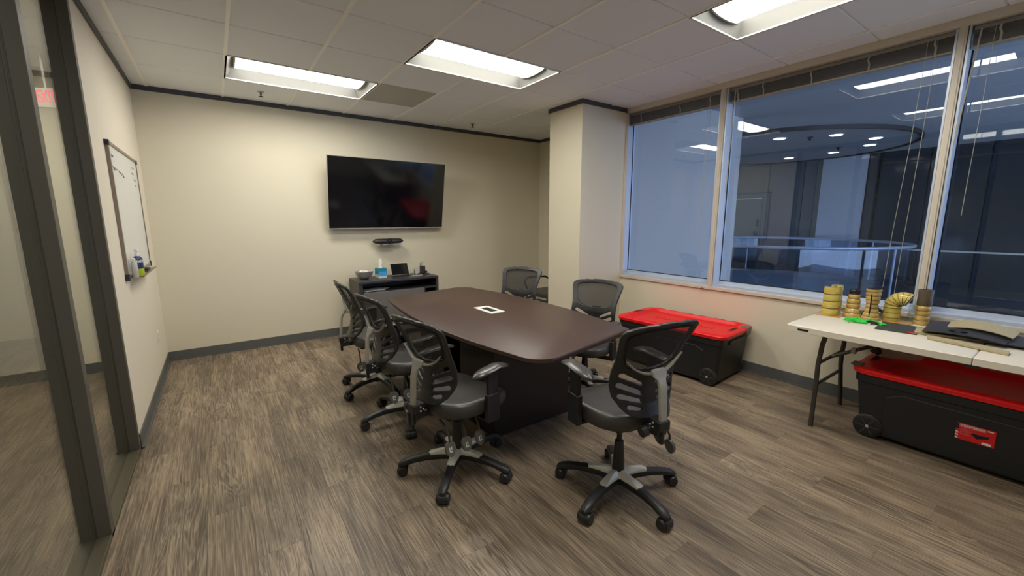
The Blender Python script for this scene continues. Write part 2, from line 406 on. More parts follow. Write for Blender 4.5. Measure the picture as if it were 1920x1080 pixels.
ceiling_light(1.415, 2.635, 2.94, 3.55, H, 'white recessed strip light over the middle of the meeting table')
ceiling_light(2.635, 3.245, 0.5, 1.72, H, 'white recessed strip light nearest the windows, cut by the top of the picture', axis='y')
ceiling_light(0.805, 1.415, 0.5, 1.72, H, 'white recessed strip light overhead, seen only mirrored in the window glass', axis='y')

# sprinklers
for i, (sx, sy, lb) in enumerate(((0.51, 5.13, 'small dark sprinkler head on the ceiling beside the strip light, left one'), (3.0, 5.14, 'small dark sprinkler head on the ceiling near the column, right one'))):
    t = thing('sprinkler_head', lb, 'sprinkler', (sx, sy, H), 0, 'ceiling sprinklers')
    MB().lathe([(.03, -.001), (.03, -.006), (.012, -.01)], 20).build('escutcheon', SILV, t)
    MB().lathe([(.008, -.008), (.008, -.03), (.004, -.034), (.004, -.045)], 12).build('body', GASK, t)
    MB().lathe([(.02, -.045), (.021, -.048), (.005, -.05)], 16).build('deflector', GASK, t)

# ================================================================ WINDOW WALL
ZS = 0.757
m1a, m1b, m2a, m2b, m3a, m3b = 2.235, 2.285, 0.655, 0.705, -0.93, -0.88
struct(box('trim_5', FRAMEW, XW - 0.02, XW + 0.15, YF, YC2, ZS, ZS + 0.032, bevel=0.003)).name = 'trim_5'
hd = MB(); hd.box(XW - 0.012, XW + 0.15, YF, YC2, H - 0.055, H + 0.15)
struct(hd.build('trim_6', FRAMEW, smooth=False))
def window(name, y0, y1):
    wo = MB()
    # outer frame: bottom rail, top rail, jambs around the glass at x=4.25..4.28
    wo.box(XW + 0.005, XW + 0.15, y0, y1, ZS + 0.032, ZS + 0.055)
    wo.box(XW + 0.10, XW + 0.15, y0, y1, ZS + 0.055, ZS + 0.085)
    wo.box(XW + 0.10, XW + 0.15, y0, y1, H - 0.10, H - 0.055)
    wo.box(XW + 0.005, XW + 0.15, y1 - 0.012, y1, ZS + 0.055, H - 0.055)
    wo.box(XW + 0.005, XW + 0.15, y0, y0 + 0.012, ZS + 0.055, H - 0.055)
    o = struct(wo.build(name, FRAMEB, smooth=False))
    g = MB(); b = 0.008
    g.box(XW + 0.112, XW + 0.118, y0 + .012, y1 - .012, ZS + .085, ZS + .085 + b); g.box(XW + 0.112, XW + 0.118, y0 + .012, y0 + .012 + b, ZS + .085, H - .1)
    g.box(XW + 0.112, XW + 0.118, y1 - .012 - b, y1 - .012, ZS + .085, H - .1)
    g.build('gasket', GASK, o, smooth=False)
    p = MB().box(XW + 0.120, XW + 0.128, y0 + .012, y1 - .012, ZS + .085, H - .1).build('window_pane', GLASS, o, smooth=False)
    return o
window('window_1', m1b, YC2)
window('window_2', m2b, m1a)
window('window_3', m3b, m2a)
window('window_4', YF, m3a)
for i, (a, b) in enumerate(((m1a, m1b), (m2a, m2b), (m3a, m3b))):
    mb = MB().box(XW - .008, XW + .15, a + .004, b - .004, ZS + .03, H - .055); mb.box(XW - .014, XW - .006, a + .014, b - .014, ZS + .032, H - .055)
    struct(mb.build('trim_%d' % (7 + i), FRAMEW, smooth=False))
struct(box('trim_10', FRAMEW, XW - .012, XW + .004, YC2 - .03, YC2 - .0005, ZS + .032, H - .045))

# raised blinds
def blind(y0, y1, label, tapes, droop=0.0, wand=None, cords=()):
    t = thing('window_blind', label, 'blind', (XW + .055, (y0 + y1) / 2, H - .055), 0, 'raised window blinds')
    L = (y1 - y0) / 2 - .006
    box('headrail', BLIND, -.024, .024, -L, L, -.032, -.002, t, bevel=.002)
    zt = -.036; zb = -.122
    n = 16
    rnd = random.Random(int(y0 * 100) + 5)
    for k in range(n):
        z = zt - (zt - zb) * k / (n - 1); dx = rnd.uniform(-.003, .003)
        MB().add([(-.024 + dx, -L, z), (0 + dx, -L, z + .0025), (.024 + dx, -L, z), (-.024 + dx, L, z - droop), (0 + dx, L, z + .0025 - droop), (.024 + dx, L, z - droop),
                  (-.024 + dx, -L, z - .002), (0 + dx, -L, z + .0005), (.024 + dx, -L, z - .002), (-.024 + dx, L, z - .002 - droop), (0 + dx, L, z + .0005 - droop), (.024 + dx, L, z - .002 - droop)],
                 [(0, 1, 4, 3), (1, 2, 5, 4), (6, 9, 10, 7), (7, 10, 11, 8), (0, 3, 9, 6), (2, 8, 11, 5), (0, 6, 7, 1), (1, 7, 8, 2), (3, 4, 10, 9), (4, 5, 11, 10)]).build('slat', BLIND, t, smooth=False)
    box('bottom_rail', TAPE, -.025, .025, -L, L, zb - .016, zb - .004, t, bevel=.002)
    for ty in tapes:
        yy = -L + 2 * L * ty
        MB().tube([(-.028, yy, -.03), (-.034, yy + .004, -.055), (-.031, yy - .006, -.085), (-.028, yy - .004, zb - .014)], .006, 8, .35).build('ladder_tape', TAPE, t)
    for (cy, dz, sw) in cords:
        yy = cy - (y0 + y1) / 2
        MB().tube([(-.034, yy, -.02), (-.036, yy + sw * .3, -.02 - dz * .4), (-.035, yy + sw * .8, -.02 - dz * .75), (-.036, yy + sw, -.02 - dz)], .0016, 6).build('pull_cord', CORDM, t)
    if wand:
        yy = wand[0] - (y0 + y1) / 2
        MB().tube([(-.04, yy, -.03), (-.046, yy + wand[2] * .5, -.03 - wand[1] * .5), (-.044, yy + wand[2], -.03 - wand[1])], .0048, 8).build('tilt_wand', CORDM, t)
    return t
blind(m1b + .012, YC2 - .014, 'grey slatted blind pulled up at the top of the window next to the column', (.10, .40, .85), cords=((2.40, 1.75, .03), (2.43, 1.55, .0)))
blind(m2b + .012, m1a - .012, 'grey slatted blind pulled up at the top of the wide middle window', (.06, .30, .55, .80, .95), wand=(2.16, .95, .02), cords=((.80, 1.82, .03), (.85, 1.74, .05)))
blind(m3b + .012, m2a - .012, 'grey slatted blind pulled up at the top of the window at the right edge', (.10, .40, .70, .92), wand=(.60, .98, .06), cords=((.54, 1.2, .01),))

# ================================================================ LEFT GLASS PARTITION
def stile(name, ya, yb):
    mb = MB(); mb.box(XL - .048, XL + .002, ya, yb, 0, 2.7); mb.box(XL - .11, XL - .062, ya, yb, 0, 2.7); mb.box(XL - .063, XL - .047, ya + .004, yb - .004, 0, 2.7)
    o = mb.build(name, BRONZE, smooth=False, bevel=.002); return struct(o)
stile('trim_11', 3.405, 3.45)
stile('trim_12', 2.505, 2.56)
stile('trim_13', 0.95, 1.0); stile('trim_14', -.55, -.5)
struct(box('trim_15', SILLM, XL - .11, XL + .002, YF, 3.405, 0, .022, bevel=.003))
struct(box('trim_16', BRONZE, XL - .11, XL, YF, 3.45, 2.7, 2.95))
for i, (a, b) in enumerate(((2.56, 3.405), (1.0, 2.505), (-.5, .95), (YF, -.55))):
    o = struct(box('window_%d' % (5 + i), GLASSP, XL - .059, XL - .051, a, b, .022, 2.7))

# hallway beyond
struct(box('wall_hall_end', WALL, -1.42, XL - .11, YB, YB + .12, 0, 2.95))
struct(box('wall_hall_far', WALL, -3.2, -1.30, 7.2, 7.3, 0, 2.95))
struct(box('wall_hall_side', WALL, -3.3, -3.2, YF, 7.3, 0, 2.95))
struct(box('wall_hall_return', WALL, -1.42, -1.30, YB + .12, 7.2, 0, 2.95))
struct(box('wall_hall_front', WALL, -3.2, XL - .11, YF - .1, YF, 0, 2.95))
baseboard('baseboard_hall_end', [(-1.42, XL - .11, YB - .008, YB, 0, -1)])
baseboard('baseboard_hall_far', [(-3.2, -1.42, 7.192, 7.2, 0, -1)])
hc = struct(box('ceiling', TILE, -3.2, XL - .11, YF, 7.3, H + .004, H + .02))
for gy in (-.72, .5, 1.11, 1.72, 2.33, 2.94, 3.55, 4.16, 4.78, 5.4, 6.0):
    box('ceiling_cross_tee', TEE, -3.2, XL - .11, gy - .01, gy + .01, H, H + .004, hc)
def surface_light(x0, x1, y0, y1, label):
    t = thing('ceiling_light', label, 'light', ((x0 + x1) / 2, (y0 + y1) / 2, H), 0, 'hallway strip lights')
    hx, hy = (x1 - x0) / 2, (y1 - y0) / 2
    fr = MB().box(-hx, hx, -hy, -hy + .02, -.012, .003).box(-hx, hx, hy - .02, hy, -.012, .003).box(-hx, -hx + .02, -hy + .02, hy - .02, -.012, .003).box(hx - .02, hx, -hy + .02, hy - .02, -.012, .003)
    fr.build('frame', REFL, t, smooth=False)
    MB().loft([ring(rrect(0, 0, hx - .02, hy - .02, .01), -.001), ring(rrect(0, 0, hx - .05, hy - .05, .01), -.008)]).build('diffuser', emis('hall_lens', (1, .96, .88), 7.0), t)
surface_light(-1.75, -1.14, .3, 1.5, 'white hallway ceiling light beyond the glass partition, nearer one')
surface_light(-1.65, -1.04, 3.75, 4.95, 'white hallway ceiling light beyond the glass partition, by the exit sign')
t = thing('exit_sign', 'red EXIT sign hanging in the hallway behind the glass partition', 'sign', (-.985, 4.98, 2.37), radians(-25))
box('housing', EXITB, -.078, .078, -.014, .014, 0, .145, t, bevel=.003)
box('stem', EXITB, -.008, .008, -.008, .008, .145, .40, t)
text_mesh('letters', 'EXIT', .125, EXITR, t, frame_matrix((0, -.0152, .078), (1, 0, 0), (0, 0, 1)), sx=.52, bold=.002)

# ================================================================ ATRIUM BEYOND THE WINDOWS
struct(box('wall_outside', OUTW, XW + .155, 6.9, 3.44, 3.62, -1, 5))
struct(box('wall_atrium_far', GREYW, 13.15, 13.35, -6, 10, -4, 3.9))
struct(box('ceiling', ATCEIL, XW + .155, 13.15, -1.5, 10, 3.03, 3.2))
# floor slab with round void
VC = (10.4, 4.25); VR = 2.27
sl = MB(); n = 48
outer = []
for k in range(n):
    a = 2 * pi * k / n; c, s_ = cos(a), sin(a)
    x0, x1, y0, y1 = XW + .155, 13.1, -4.0, 9.9
    tt = min([v for v in (((x1 - VC[0]) / c if c > 1e-6 else 1e9), ((x0 - VC[0]) / c if c < -1e-6 else 1e9), ((y1 - VC[1]) / s_ if s_ > 1e-6 else 1e9), ((y0 - VC[1]) / s_ if s_ < -1e-6 else 1e9)) if v > 0])
    outer.append((VC[0] + c * tt, VC[1] + s_ * tt))
inner = [(VC[0] + VR * cos(2 * pi * k / n), VC[1] + VR * sin(2 * pi * k / n)) for k in range(n)]
R4 = [ring(outer, 0), ring(inner, 0), ring(inner, -.45), ring(outer, -.45), ring(outer, 0)]
sl.loft(R4, cap=False)
struct(sl.build('floor', ATFLOOR, ang=30))
struct(box('floor', ATFLOOR, XW + .155, 13.1, -4, 9.9, -3.6, -3.5))
# soffit disc with downlights
dm = MB().lathe([(2.43, 3.029), (2.47, 3.029), (2.47, 2.96), (2.43, 2.96)], 64, (10.35, 4.5), cap=False)
struct(dm.build('trim_17', DKMU, ang=40))
struct(MB().lathe([(2.43, 3.01), (2.43, 2.985)], 64, (10.35, 4.5)).build('ceiling', DISC, ang=40))
dls = [(8.904, 3.727, 'nearest the window wall'), (9.372, 2.982, 'second along its near edge'), (10.356, 2.661, 'third along its near edge'), (11.206, 2.96, 'toward its right tip'), (11.80, 3.768, 'far side, middle'), (11.913, 4.731, 'far side, leftmost')]
for dx, dy, lb in dls:
    t = thing('downlight', 'round downlight in the atrium soffit disc, ' + lb, 'light', (dx, dy, 2.985), 0, 'downlights in the atrium soffit')
    MB().lathe([(.12, 0), (.12, -.008), (.10, -.01)], 24).build('trim_ring', WHITE, t)
    MB().lathe([(.098, -.010), (.09, -.014)], 24).build('lens', DLIGHT, t)
for sx, sy, lb in ((9.25, 3.35, 'left'), (11.05, 3.45, 'right')):
    t = thing('sprinkler_head', 'tiny dark sprinkler on the atrium soffit disc, %s one' % lb, 'sprinkler', (sx, sy, 2.985), 0, 'atrium soffit sprinklers')
    MB().lathe([(.05, 0), (.05, -.01), (.02, -.02)], 16).build('cup', GASK, t)
    MB().lathe([(.015, -.02), (.03, -.06), (.005, -.065)], 12).build('deflector', GASK, t)
# far wall dressing (each panel its own piece of the wall)
fw = bpy.data.objects['wall_atrium_far']
def farpanel(nm, m, y0, y1, z0, z1, d=.03):
    return box(nm, m, 13.15 - d, 13.15, y0, y1, z0, z1, fw)
farpanel('door_panel', GREENW, 5.78, 6.9, -.45, 2.95, .05)
farpanel('door_head', SILV, 5.8, 6.9, 2.06, 2.08, .06)
farpanel('door_frame', GREYW, 5.66, 5.76, -.45, 3.0, .08)
farpanel('door_handle', DKMU, 5.84, 5.88, 1.25, 1.45, .09)
farpanel('wall_panel', GREYW, 4.98, 5.64, -.45, 3.0, .04)
farpanel('wall_panel', DARKW, 4.78, 4.97, -.45, 3.0, .05)
farpanel('wall_panel', GREYW, 4.50, 4.77, -.45, 3.0, .04)
farpanel('wall_panel', GREENW, 4.30, 4.49, -.45, 3.0, .05)
struct(box('wall_atrium_column', COLB, 12.85, 13.1, 3.40, 4.29, -.45, 3.0))
struct(box('trim_18', DKMU, 12.95, 13.14, 3.22, 3.38, -.45, 3.0))
for (a, b) in ((2.35, 3.2), (1.45, 2.33), (.2, 1.43), (-1.2, .18)):
    farpanel('glass_panel', DKGL, a, b, .78, 2.75, .05); farpanel('glass_panel', DKGL, a, b, -.5, .74, .05); farpanel('glass_panel', DKGL, a, b, 2.79, 3.9, .05)
farpanel('mullion', DKMU, -1.2, 3.21, 2.75, 2.79, .07); farpanel('mullion', SILV, -1.2, 3.21, .74, .775, .08)
struct(box('wall_atrium_end', GREYW, XW + .155, 13.2, 9.9, 10.0, -4, 3.9))
# round glass balustrade
t = thing('balustrade', 'round glass balustrade with steel handrail around the atrium opening', 'railing', (VC[0], VC[1], 0))
Rr = VR + .05
MB().tube([(Rr * cos(2 * pi * k / 64), Rr * sin(2 * pi * k / 64), .96) for k in range(65)], .03, 10, cap=False).build('handrail', RAILM, t)
NP = 14
for k in range(5):
    a = radians(254 + 72 * k)
    MB().tube([(Rr * cos(a), Rr * sin(a), 0.0), (Rr * cos(a), Rr * sin(a), .95)], .018, 8).build('post', RAILM, t)
for k in range(NP):
    a0, a1 = 2 * pi * k / NP + .012 + .1, 2 * pi * (k + 1) / NP - .012 + .1
    pin = [((Rr) * cos(a0 + (a1 - a0) * j / 6), (Rr) * sin(a0 + (a1 - a0) * j / 6)) for j in range(7)]
    pout = [((Rr + .012) * cos(a1 - (a1 - a0) * j / 6), (Rr + .012) * sin(a1 - (a1 - a0) * j / 6)) for j in range(7)]
    MB().prism(pin + pout, .06, .93).build('glass_panel', RAILG, t, ang=40)
MB().loft([ring([(r_ * cos(2 * pi * k / 64), r_ * sin(2 * pi * k / 64)) for k in range(64)], z) for r_, z in ((Rr - .04, 0.001), (Rr - .04, .07), (Rr + .04, .07), (Rr + .04, 0.001))], cap=False).build('base_channel', ATFLOOR, t, ang=30)

# ================================================================ CONFERENCE TABLE
TX, TY0, TY1 = 1.765, 1.615, 4.03
t = thing('conference_table', 'dark brown boat-shaped meeting table in the middle of the room', 'table', (TX, (TY0 + TY1) / 2, 0))
hy = (TY1 - TY0) / 2
def boat(inset=0.0):
    pts = []
    def half(y): return 0.445 + 0.145 * (1 - (y / hy) ** 2)
    r = .16
    ys = [(-hy + r) + (2 * hy - 2 * r) * k / 20 for k in range(21)]
    side = [(half(y) - inset, y) for y in ys]
    # rounded corner from (half(hy-r), hy-r) to the end edge
    hxe = half(hy - r)
    cor = [(hxe - inset - r * (1 - cos(a)), hy - r + (r - inset) * sin(a)) for a in [pi / 2 * k / 8 for k in range(1, 9)]]
    right = side + cor
    left = [(-x, -y) for x, y in right]
    return right + left
P0, P1, P2 = boat(0), boat(.006), boat(.02)
MB().loft([ring(P2, .700), ring(P1, .712), ring(P1, .7125), ring(P0, .716), ring(P0, .738), ring(boat(.003), .740)], cap=True).build('tabletop', TABLE, t, ang=50)
for sy in (-1, 1):
    y0, y1 = (-.61, -.14) if sy < 0 else (.14, .61)
    b = MB(); b.box(-.345, .345, y0, y1, .0, .70)
    o = b.build('pedestal', TABLED, t, smooth=True, bevel=.004)
    MB().box(-.352, .352, y0 - .007, y1 + .007, 0, .012).build('kick_strip', TABLED, o, smooth=False)
box('cable_beam', TABLED, -.04, .04, -.14, .14, .2, .70, t)
pm = thing('power_outlet_module', 'white rectangular cable outlet set into the meeting table top', 'outlet', (1.783, 2.838, .740))
mb = MB(); o1 = rrect(0, 0, .068, .138, .008, 3); o2 = rrect(0, 0, .034, .085, .004, 3)
mb.loft([ring(o1, 0), ring(o1, .005), ring(o2, .005), ring(o2, .001), ring(o1, 0)], cap=False).build('plate', WHITE, pm, ang=30)
box('socket_block', GASK, -.033, .033, -.084, .084, .0003, .002, pm)
for k, yy in enumerate((-.045, 0, .045)):
    box('socket', BLKP, -.016, .016, yy - .012, yy + .012, .002, .0034, pm)

# ================================================================ CHAIR
BYT = [(.49, -.238), (.52, -.222), (.56, -.205), (.63, -.192), (.70, -.198), (.76, -.215), (.82, -.238), (.90, -.272), (.975, -.308)]
def by(x, z):
    f = 1.1 if z < .72 else max(.45, 1.1 - (z - .72) * 2.6)
    return lerp_table(BYT, z) + f * x * x
WT = [(.497, .02), (.503, .085), (.52, .125), (.55, .16), (.60, .192), (.66, .208), (.72, .205), (.78, .206), (.86, .222), (.915, .236), (.94, .232), (.955, .212), (.965, .165), (.972, .09), (.975, .0)]
UP = [(.735, .0), (.738, .06), (.748, .115), (.765, .148), (.79, .163), (.85, .178), (.90, .19), (.92, .186), (.932, .165), (.94, .1), (.943, .0)]
def seg(px, pz, ax, az, bx, bz):
    dx, dz = bx - ax, bz - az; tt = max(0, min(1, ((px - ax) * dx + (pz - az) * dz) / (dx * dx + dz * dz)))
    return math.hypot(px - ax - tt * dx, pz - az - tt * dz), tt
SLOTS = [((.045, .655), (.160, .712), .008, .013), ((.05, .612), (.168, .662), .010, .014), ((.055, .575), (.160, .606), .009, .013), ((.055, .540), (.12, .552), .006, .011)]
def solid(x, z):
    ax = abs(x)
    if z < .497 or z > .975 or ax > lerp_table(WT, z): return False
    if .735 < z < .943 and ax < lerp_table(UP, z): return False
    for (a, b, r0, r1) in SLOTS:
        d, tt = seg(ax, z, a[0], a[1], b[0], b[1])
        if d < r0 + (r1 - r0) * tt: return False
    return True
def back_frame(parent):
    c = .0055; nx = int(.48 / c) + 2; nz = int(.49 / c) + 2
    vid = {}; V = []; F = []; cnt = {}
    def vert(i, k):
        if (i, k) not in vid: vid[(i, k)] = len(V); V.append([-.24 + i * c, .492 + k * c])
        return vid[(i, k)]
    for i in range(nx):
        for k in range(nz):
            if solid(-.24 + (i + .5) * c, .492 + (k + .5) * c):
                F.append((vert(i, k), vert(i + 1, k), vert(i + 1, k + 1), vert(i, k + 1)))
    for f in F:
        for a, b in zip(f, f[1:] + f[:1]):
            e = (min(a, b), max(a, b)); cnt[e] = cnt.get(e, 0) + 1
    nb = {}
    for (a, b), n_ in cnt.items():
        if n_ == 1: nb.setdefault(a, []).append(b); nb.setdefault(b, []).append(a)
    for it in range(5):
        new = {}
        for v, ns in nb.items():
            if len(ns) == 2: new[v] = [(V[v][q] * 2 + V[ns[0]][q] + V[ns[1]][q]) / 4 for q in (0, 1)]
        for v, p in new.items(): V[v] = p
    mb = MB(); mb.add([(x, by(x, z), z) for x, z in V], F)
    o = mb.build('back_frame', BLKF, parent, ang=60)
    s = o.modifiers.new('thick', 'SOLIDIFY'); s.thickness = .016; s.offset = 1
    b = o.modifiers.new('bevel', 'BEVEL'); b.width = .003; b.segments = 1; b.limit_method = 'ANGLE'; b.angle_limit = radians(50)
    return o
UPPER = []
def make_chair():
    t = thing('office_chair', '', 'chair')
    # base
    for k in range(5):
        a = 2 * pi * k / 5 + .15; c, s_ = cos(a), sin(a)
        M = Matrix.Rotation(a, 4, 'Z')
        lg = MB(); rings = []
        for u, zc, wd, th in ((.03, .090, .036, .024), (.10, .098, .030, .024), (.18, .097, .025, .022), (.25, .089, .024, .020), (.29, .080, .026, .021), (.325, .071, .025, .018), (.345, .064, .016, .011)):
            rings.append([(u, wd * cos(q) * (abs(cos(q)) ** -.3 if abs(cos(q)) > .05 else 1), zc + th * sin(q)) for q in [2 * pi * j / 10 + .1 for j in range(10)]])
        lg.loft(rings).xf(M).build('base_leg', BLKP, t)
        cs = MB()
        for sx in (-1, 1):
            cs.add(*wheel(.029, .016, (.322, sx * .0185, .0295)))
        cs.tube([(.322, 0, .03), (.322, 0, .07)], .011, 8)
        hood = []
        for j in range(9):
            q = pi * j / 8
            hood.append((q))
        cs.loft([[(.322 + (r_) * cos(pi * j / 8 - .3), yy, .0295 + (r_) * sin(pi * j / 8 - .3)) for j in range(9)] + [(.322 + (r_ - .004) * cos(pi * j / 8 - .3), yy, .0295 + (r_ - .004) * sin(pi * j / 8 - .3)) for j in range(8, -1, -1)] for yy, r_ in ((-.020, .033), (.020, .033))])
        cs.xf(M).build('caster', BLKP, t)
    sp = MB(); pts = []
    for k in range(10):
        a = 2 * pi * k / 10 + .15; pts.append((a, .15 if k % 2 == 0 else .045))
    outp = []
    for k in range(5):
        a = 2 * pi * k / 5 + .15
        for da, r_ in ((-.50, .058), (-.13, .160), (0, .168), (.13, .160), (.50, .058)):
            outp.append((r_ * cos(a + da), r_ * sin(a + da)))
    inn = [(x * .35, y * .35) for x, y in outp]
    sp.loft([ring(outp, .110), ring(outp, .122), ring([(x * .94, y * .94) for x, y in outp], .126), ring(inn, .142)]).build('star_cap', STAR, t, ang=30)
    MB().lathe([(.034, .06), (.034, .13), (.030, .20), (.024, .30), (.022, .305), (.014, .306), (.014, .42)], 20).build('gas_column', BLKP, t)
    up = []
    # mechanism and seat pan
    b = MB(); b.box(-.075, .075, -.14, .10, .385, .42); b.box(-.16, .16, -.17, .17, .413, .428)
    up.append(b.build('tilt_mechanism', BLKP, t, smooth=True, bevel=.006))
    # seat: squircle cushion with a waterfall front and a dished middle
    st = MB(); rings = []; n = 40
    def sq(a, ex=3.2): return (abs(cos(a)) ** (2 / ex) * (1 if cos(a) >= 0 else -1), abs(sin(a)) ** (2 / ex) * (1 if sin(a) >= 0 else -1))
    for sc, z in ((.86, .422), (.97, .428), (1.0, .445), (1.0, .468), (.985, .485), (.94, .496), (.85, .501), (.6, .500), (.3, .497), (.03, .496)):
        rg = []
        for j in range(n):
            X, Y = sq(2 * pi * j / n); x = .245 * sc * X; y = .235 * sc * Y + .03
            zz = z
            fr = max(0, (y - .12) / .145)
            zz -= .028 * fr * fr * (1 if z > .46 else .3)
            if z > .48: zz += .014 * (x / .245) ** 2 - .004 + .012 * max(0, (-y - .08) / .13)
            rg.append((x * (1 - .06 * max(0, -(y - .03)) / .235), y, zz))
        rings.append(rg)
    up.append(st.loft(rings).build('seat_cushion', LEATH, t, ang=80))
    # backrest
    fr = back_frame(t); up.append(fr)
    ms = MB(); V = []; F = []; NX, NZ = 14, 10
    zr = [.728 + (.950 - .728) * k / NZ for k in range(NZ + 1)]
    for k, z in enumerate(zr):
        wz = lerp_table([(.728, .02), (.733, .09), (.745, .14), (.765, .162), (.80, .178), (.90, .204), (.925, .204), (.94, .185), (.95, .12)], z)
        for i in range(NX + 1):
            x = -wz + 2 * wz * i / NX; V.append((x, by(x, z) - .007, z))
    for k in range(NZ):
        for i in range(NX):
            a = k * (NX + 1) + i; F.append((a, a + 1, a + NX + 2, a + NX + 1))
    up.append(ms.add(V, F).build('back_mesh', MESHF, t, ang=80))
    # silver lumbar arc behind the mesh
    pts = []; rr = []
    for k in range(17):
        u = -1 + k / 8; x = .172 * u; z = .716 + .080 * abs(u) ** 2.4
        pts.append((x, by(x, z) - .021 - .004 * (1 - u * u), z)); rr.append(.005 + .009 * (1 - abs(u) ** 2))
    up.append(MB().tube(pts, rr, 8, .55).build('lumbar_arc', SILV, t, ang=60))
    # silver spine bracket
    sb = MB()
    def bar(z0, z1, hw, off0, off1, x0=0):
        sb.loft([[(x0 - hw, lerp_table(BYT, z) - o_ - .012, z), (x0 + hw, lerp_table(BYT, z) - o_ - .012, z), (x0 + hw, lerp_table(BYT, z) - o_ + .010, z), (x0 - hw, lerp_table(BYT, z) - o_ + .010, z)] for z, o_ in ((z0, off0), ((z0 + z1) / 2, (off0 + off1) / 2), (z1, off1))])
    sb.loft([[(-w_, y, z), (w_, y, z), (w_, y + .016, z), (-w_, y + .016, z)] for w_, y, z in ((.021, -.298, .495), (.023, -.292, .56), (.025, -.284, .66), (.026, -.272, .70), (.042, -.262, .712), (.046, -.256, .735), (.040, -.250, .745))])
    up.append(sb.build('spine_bracket', SILV, t, smooth=True, bevel=.006))
    bm_ = MB(); bm_.box(-.034, .034, -.305, -.235, .455, .505); bm_.box(-.03, .03, -.29, -.10, .425, .458); bm_.box(-.010, .010, -.298, -.278, .385, .46)
    up.append(bm_.build('back_mount', BLKP, t, smooth=True, bevel=.005))
    bl = MB()
    for (yy, zz) in ((-.265, .49), (-.265, .468), (-.248, .476)):
        bl.add(*wheel(.0055, .004, (.036, yy, zz))); bl.add(*wheel(.0055, .004, (-.036, yy, zz)))
    up.append(bl.xf(Matrix.Identity(4)).build('bolts', STEEL, t))
    kb = MB(); kb.tube([(-.045, -.262, .468), (-.075, -.262, .462)], .009, 10); kb.tube([(-.07, -.262, .462), (-.078, -.262, .461), (-.105, -.262, .455), (-.108, -.262, .455)], [.018, .026, .024, .012], 14)
    up.append(kb.build('tension_knob', BLKP, t))
    # arms
    for sx in (-1, 1):
        pr = []
        for k in range(11):
            u = k / 10; y = -.085 + .27 * u
            hw = .042 * math.sqrt(max(.02, 1 - abs(2 * u - 1) ** 3.2)); zc = .700 - .022 * (2 * u - 1) ** 2 + (.004 if u > .5 else -.002)
            pr.append([(sx * (.262 - .012 * u) + hw * cos(q), y, zc + .015 * sin(q) * (.55 + .45 * math.sqrt(max(.02, 1 - abs(2 * u - 1) ** 4)))) for q in [2 * pi * j / 14 for j in range(14)]])
        up.append(MB().loft(pr).build('arm_pad', PADM, t, ang=60))
        ap = MB(); ap.box(sx * .262 - .012, sx * .262 + .012, .012, .085, .50, .684)
        ap.box(sx * .262 - .017, sx * .262 + .017, .004, .093, .40, .56)
        ap.box(min(sx * .12, sx * .262), max(sx * .12, sx * .262), .012, .085, .398, .412)
        up.append(ap.build('arm_post', BLKP, t, smooth=True, bevel=.005))
    # paddles
    for i, (x0, y0) in enumerate(((.13, -.17), (.15, -.075), (.15, .02))):
        lv = MB().tube([(x0 - .06, y0, .40), (x0 + .01, y0 - .01, .385), (x0 + .04, y0 - .012, .34), (x0 + .045, y0 - .012, .30)], .006, 8).build('lever', LEGM, t)
        up.append(lv)
        pd = MB(); M = Matrix.Translation((x0 + .048, y0 - .012, .272)) @ Matrix.Rotation(radians(-12), 4, 'Y')
        pd.loft([[(d, .031 * cos(q) * (1 + .15 * sin(q)), .042 * sin(q)) for q in [2 * pi * j / 16 for j in range(16)]] for d in (-.007, .005, .009)]).xf(M)
        p = pd.build('paddle', PADDLE, lv)
        mk = MB(); mk.box(.0092, .0105, -.012, -.007, -.016, .012); mk.box(.0092, .0105, -.012, .008, -.016, -.011); mk.box(.0092, .0105, .0, .005, -.004, .014)
        mk.xf(M).build('arrow_mark', WHITE, p, smooth=False) if False else None
        mk2 = MB(); mk2.box(.0092, .0105, -.012, -.007, -.016, .012); mk2.box(.0092, .0105, -.012, .008, -.016, -.011); mk2.box(.0092, .0105, .0, .005, -.004, .014)
        mk2.xf(M); UPPER.append((p, mk2))
    for o in up: o['upper'] = 1
    return t
def wheel(r, hw, c, n=16):
    vs = []; prof = ((-hw, r * .55), (-hw, r * .85), (-hw * .6, r), (hw * .6, r), (hw, r * .85), (hw, r * .55))
    # axis along y for casters; along x when used for bolts (tiny)
    for (d, rr) in prof:
        vs += [(c[0] + rr * cos(2 * pi * j / n), c[1] + d, c[2] + rr * sin(2 * pi * j / n)) for j in range(n)]
    fs = []
    for i in range(len(prof) - 1):
        for j in range(n):
            a = i * n + j; b = i * n + (j + 1) % n; fs.append((a, b, b + n, a + n))
    fs.append(tuple(range(n))); fs.append(tuple(range((len(prof) - 1) * n, len(prof) * n))[::-1])
    return vs, fs
chair0 = make_chair()
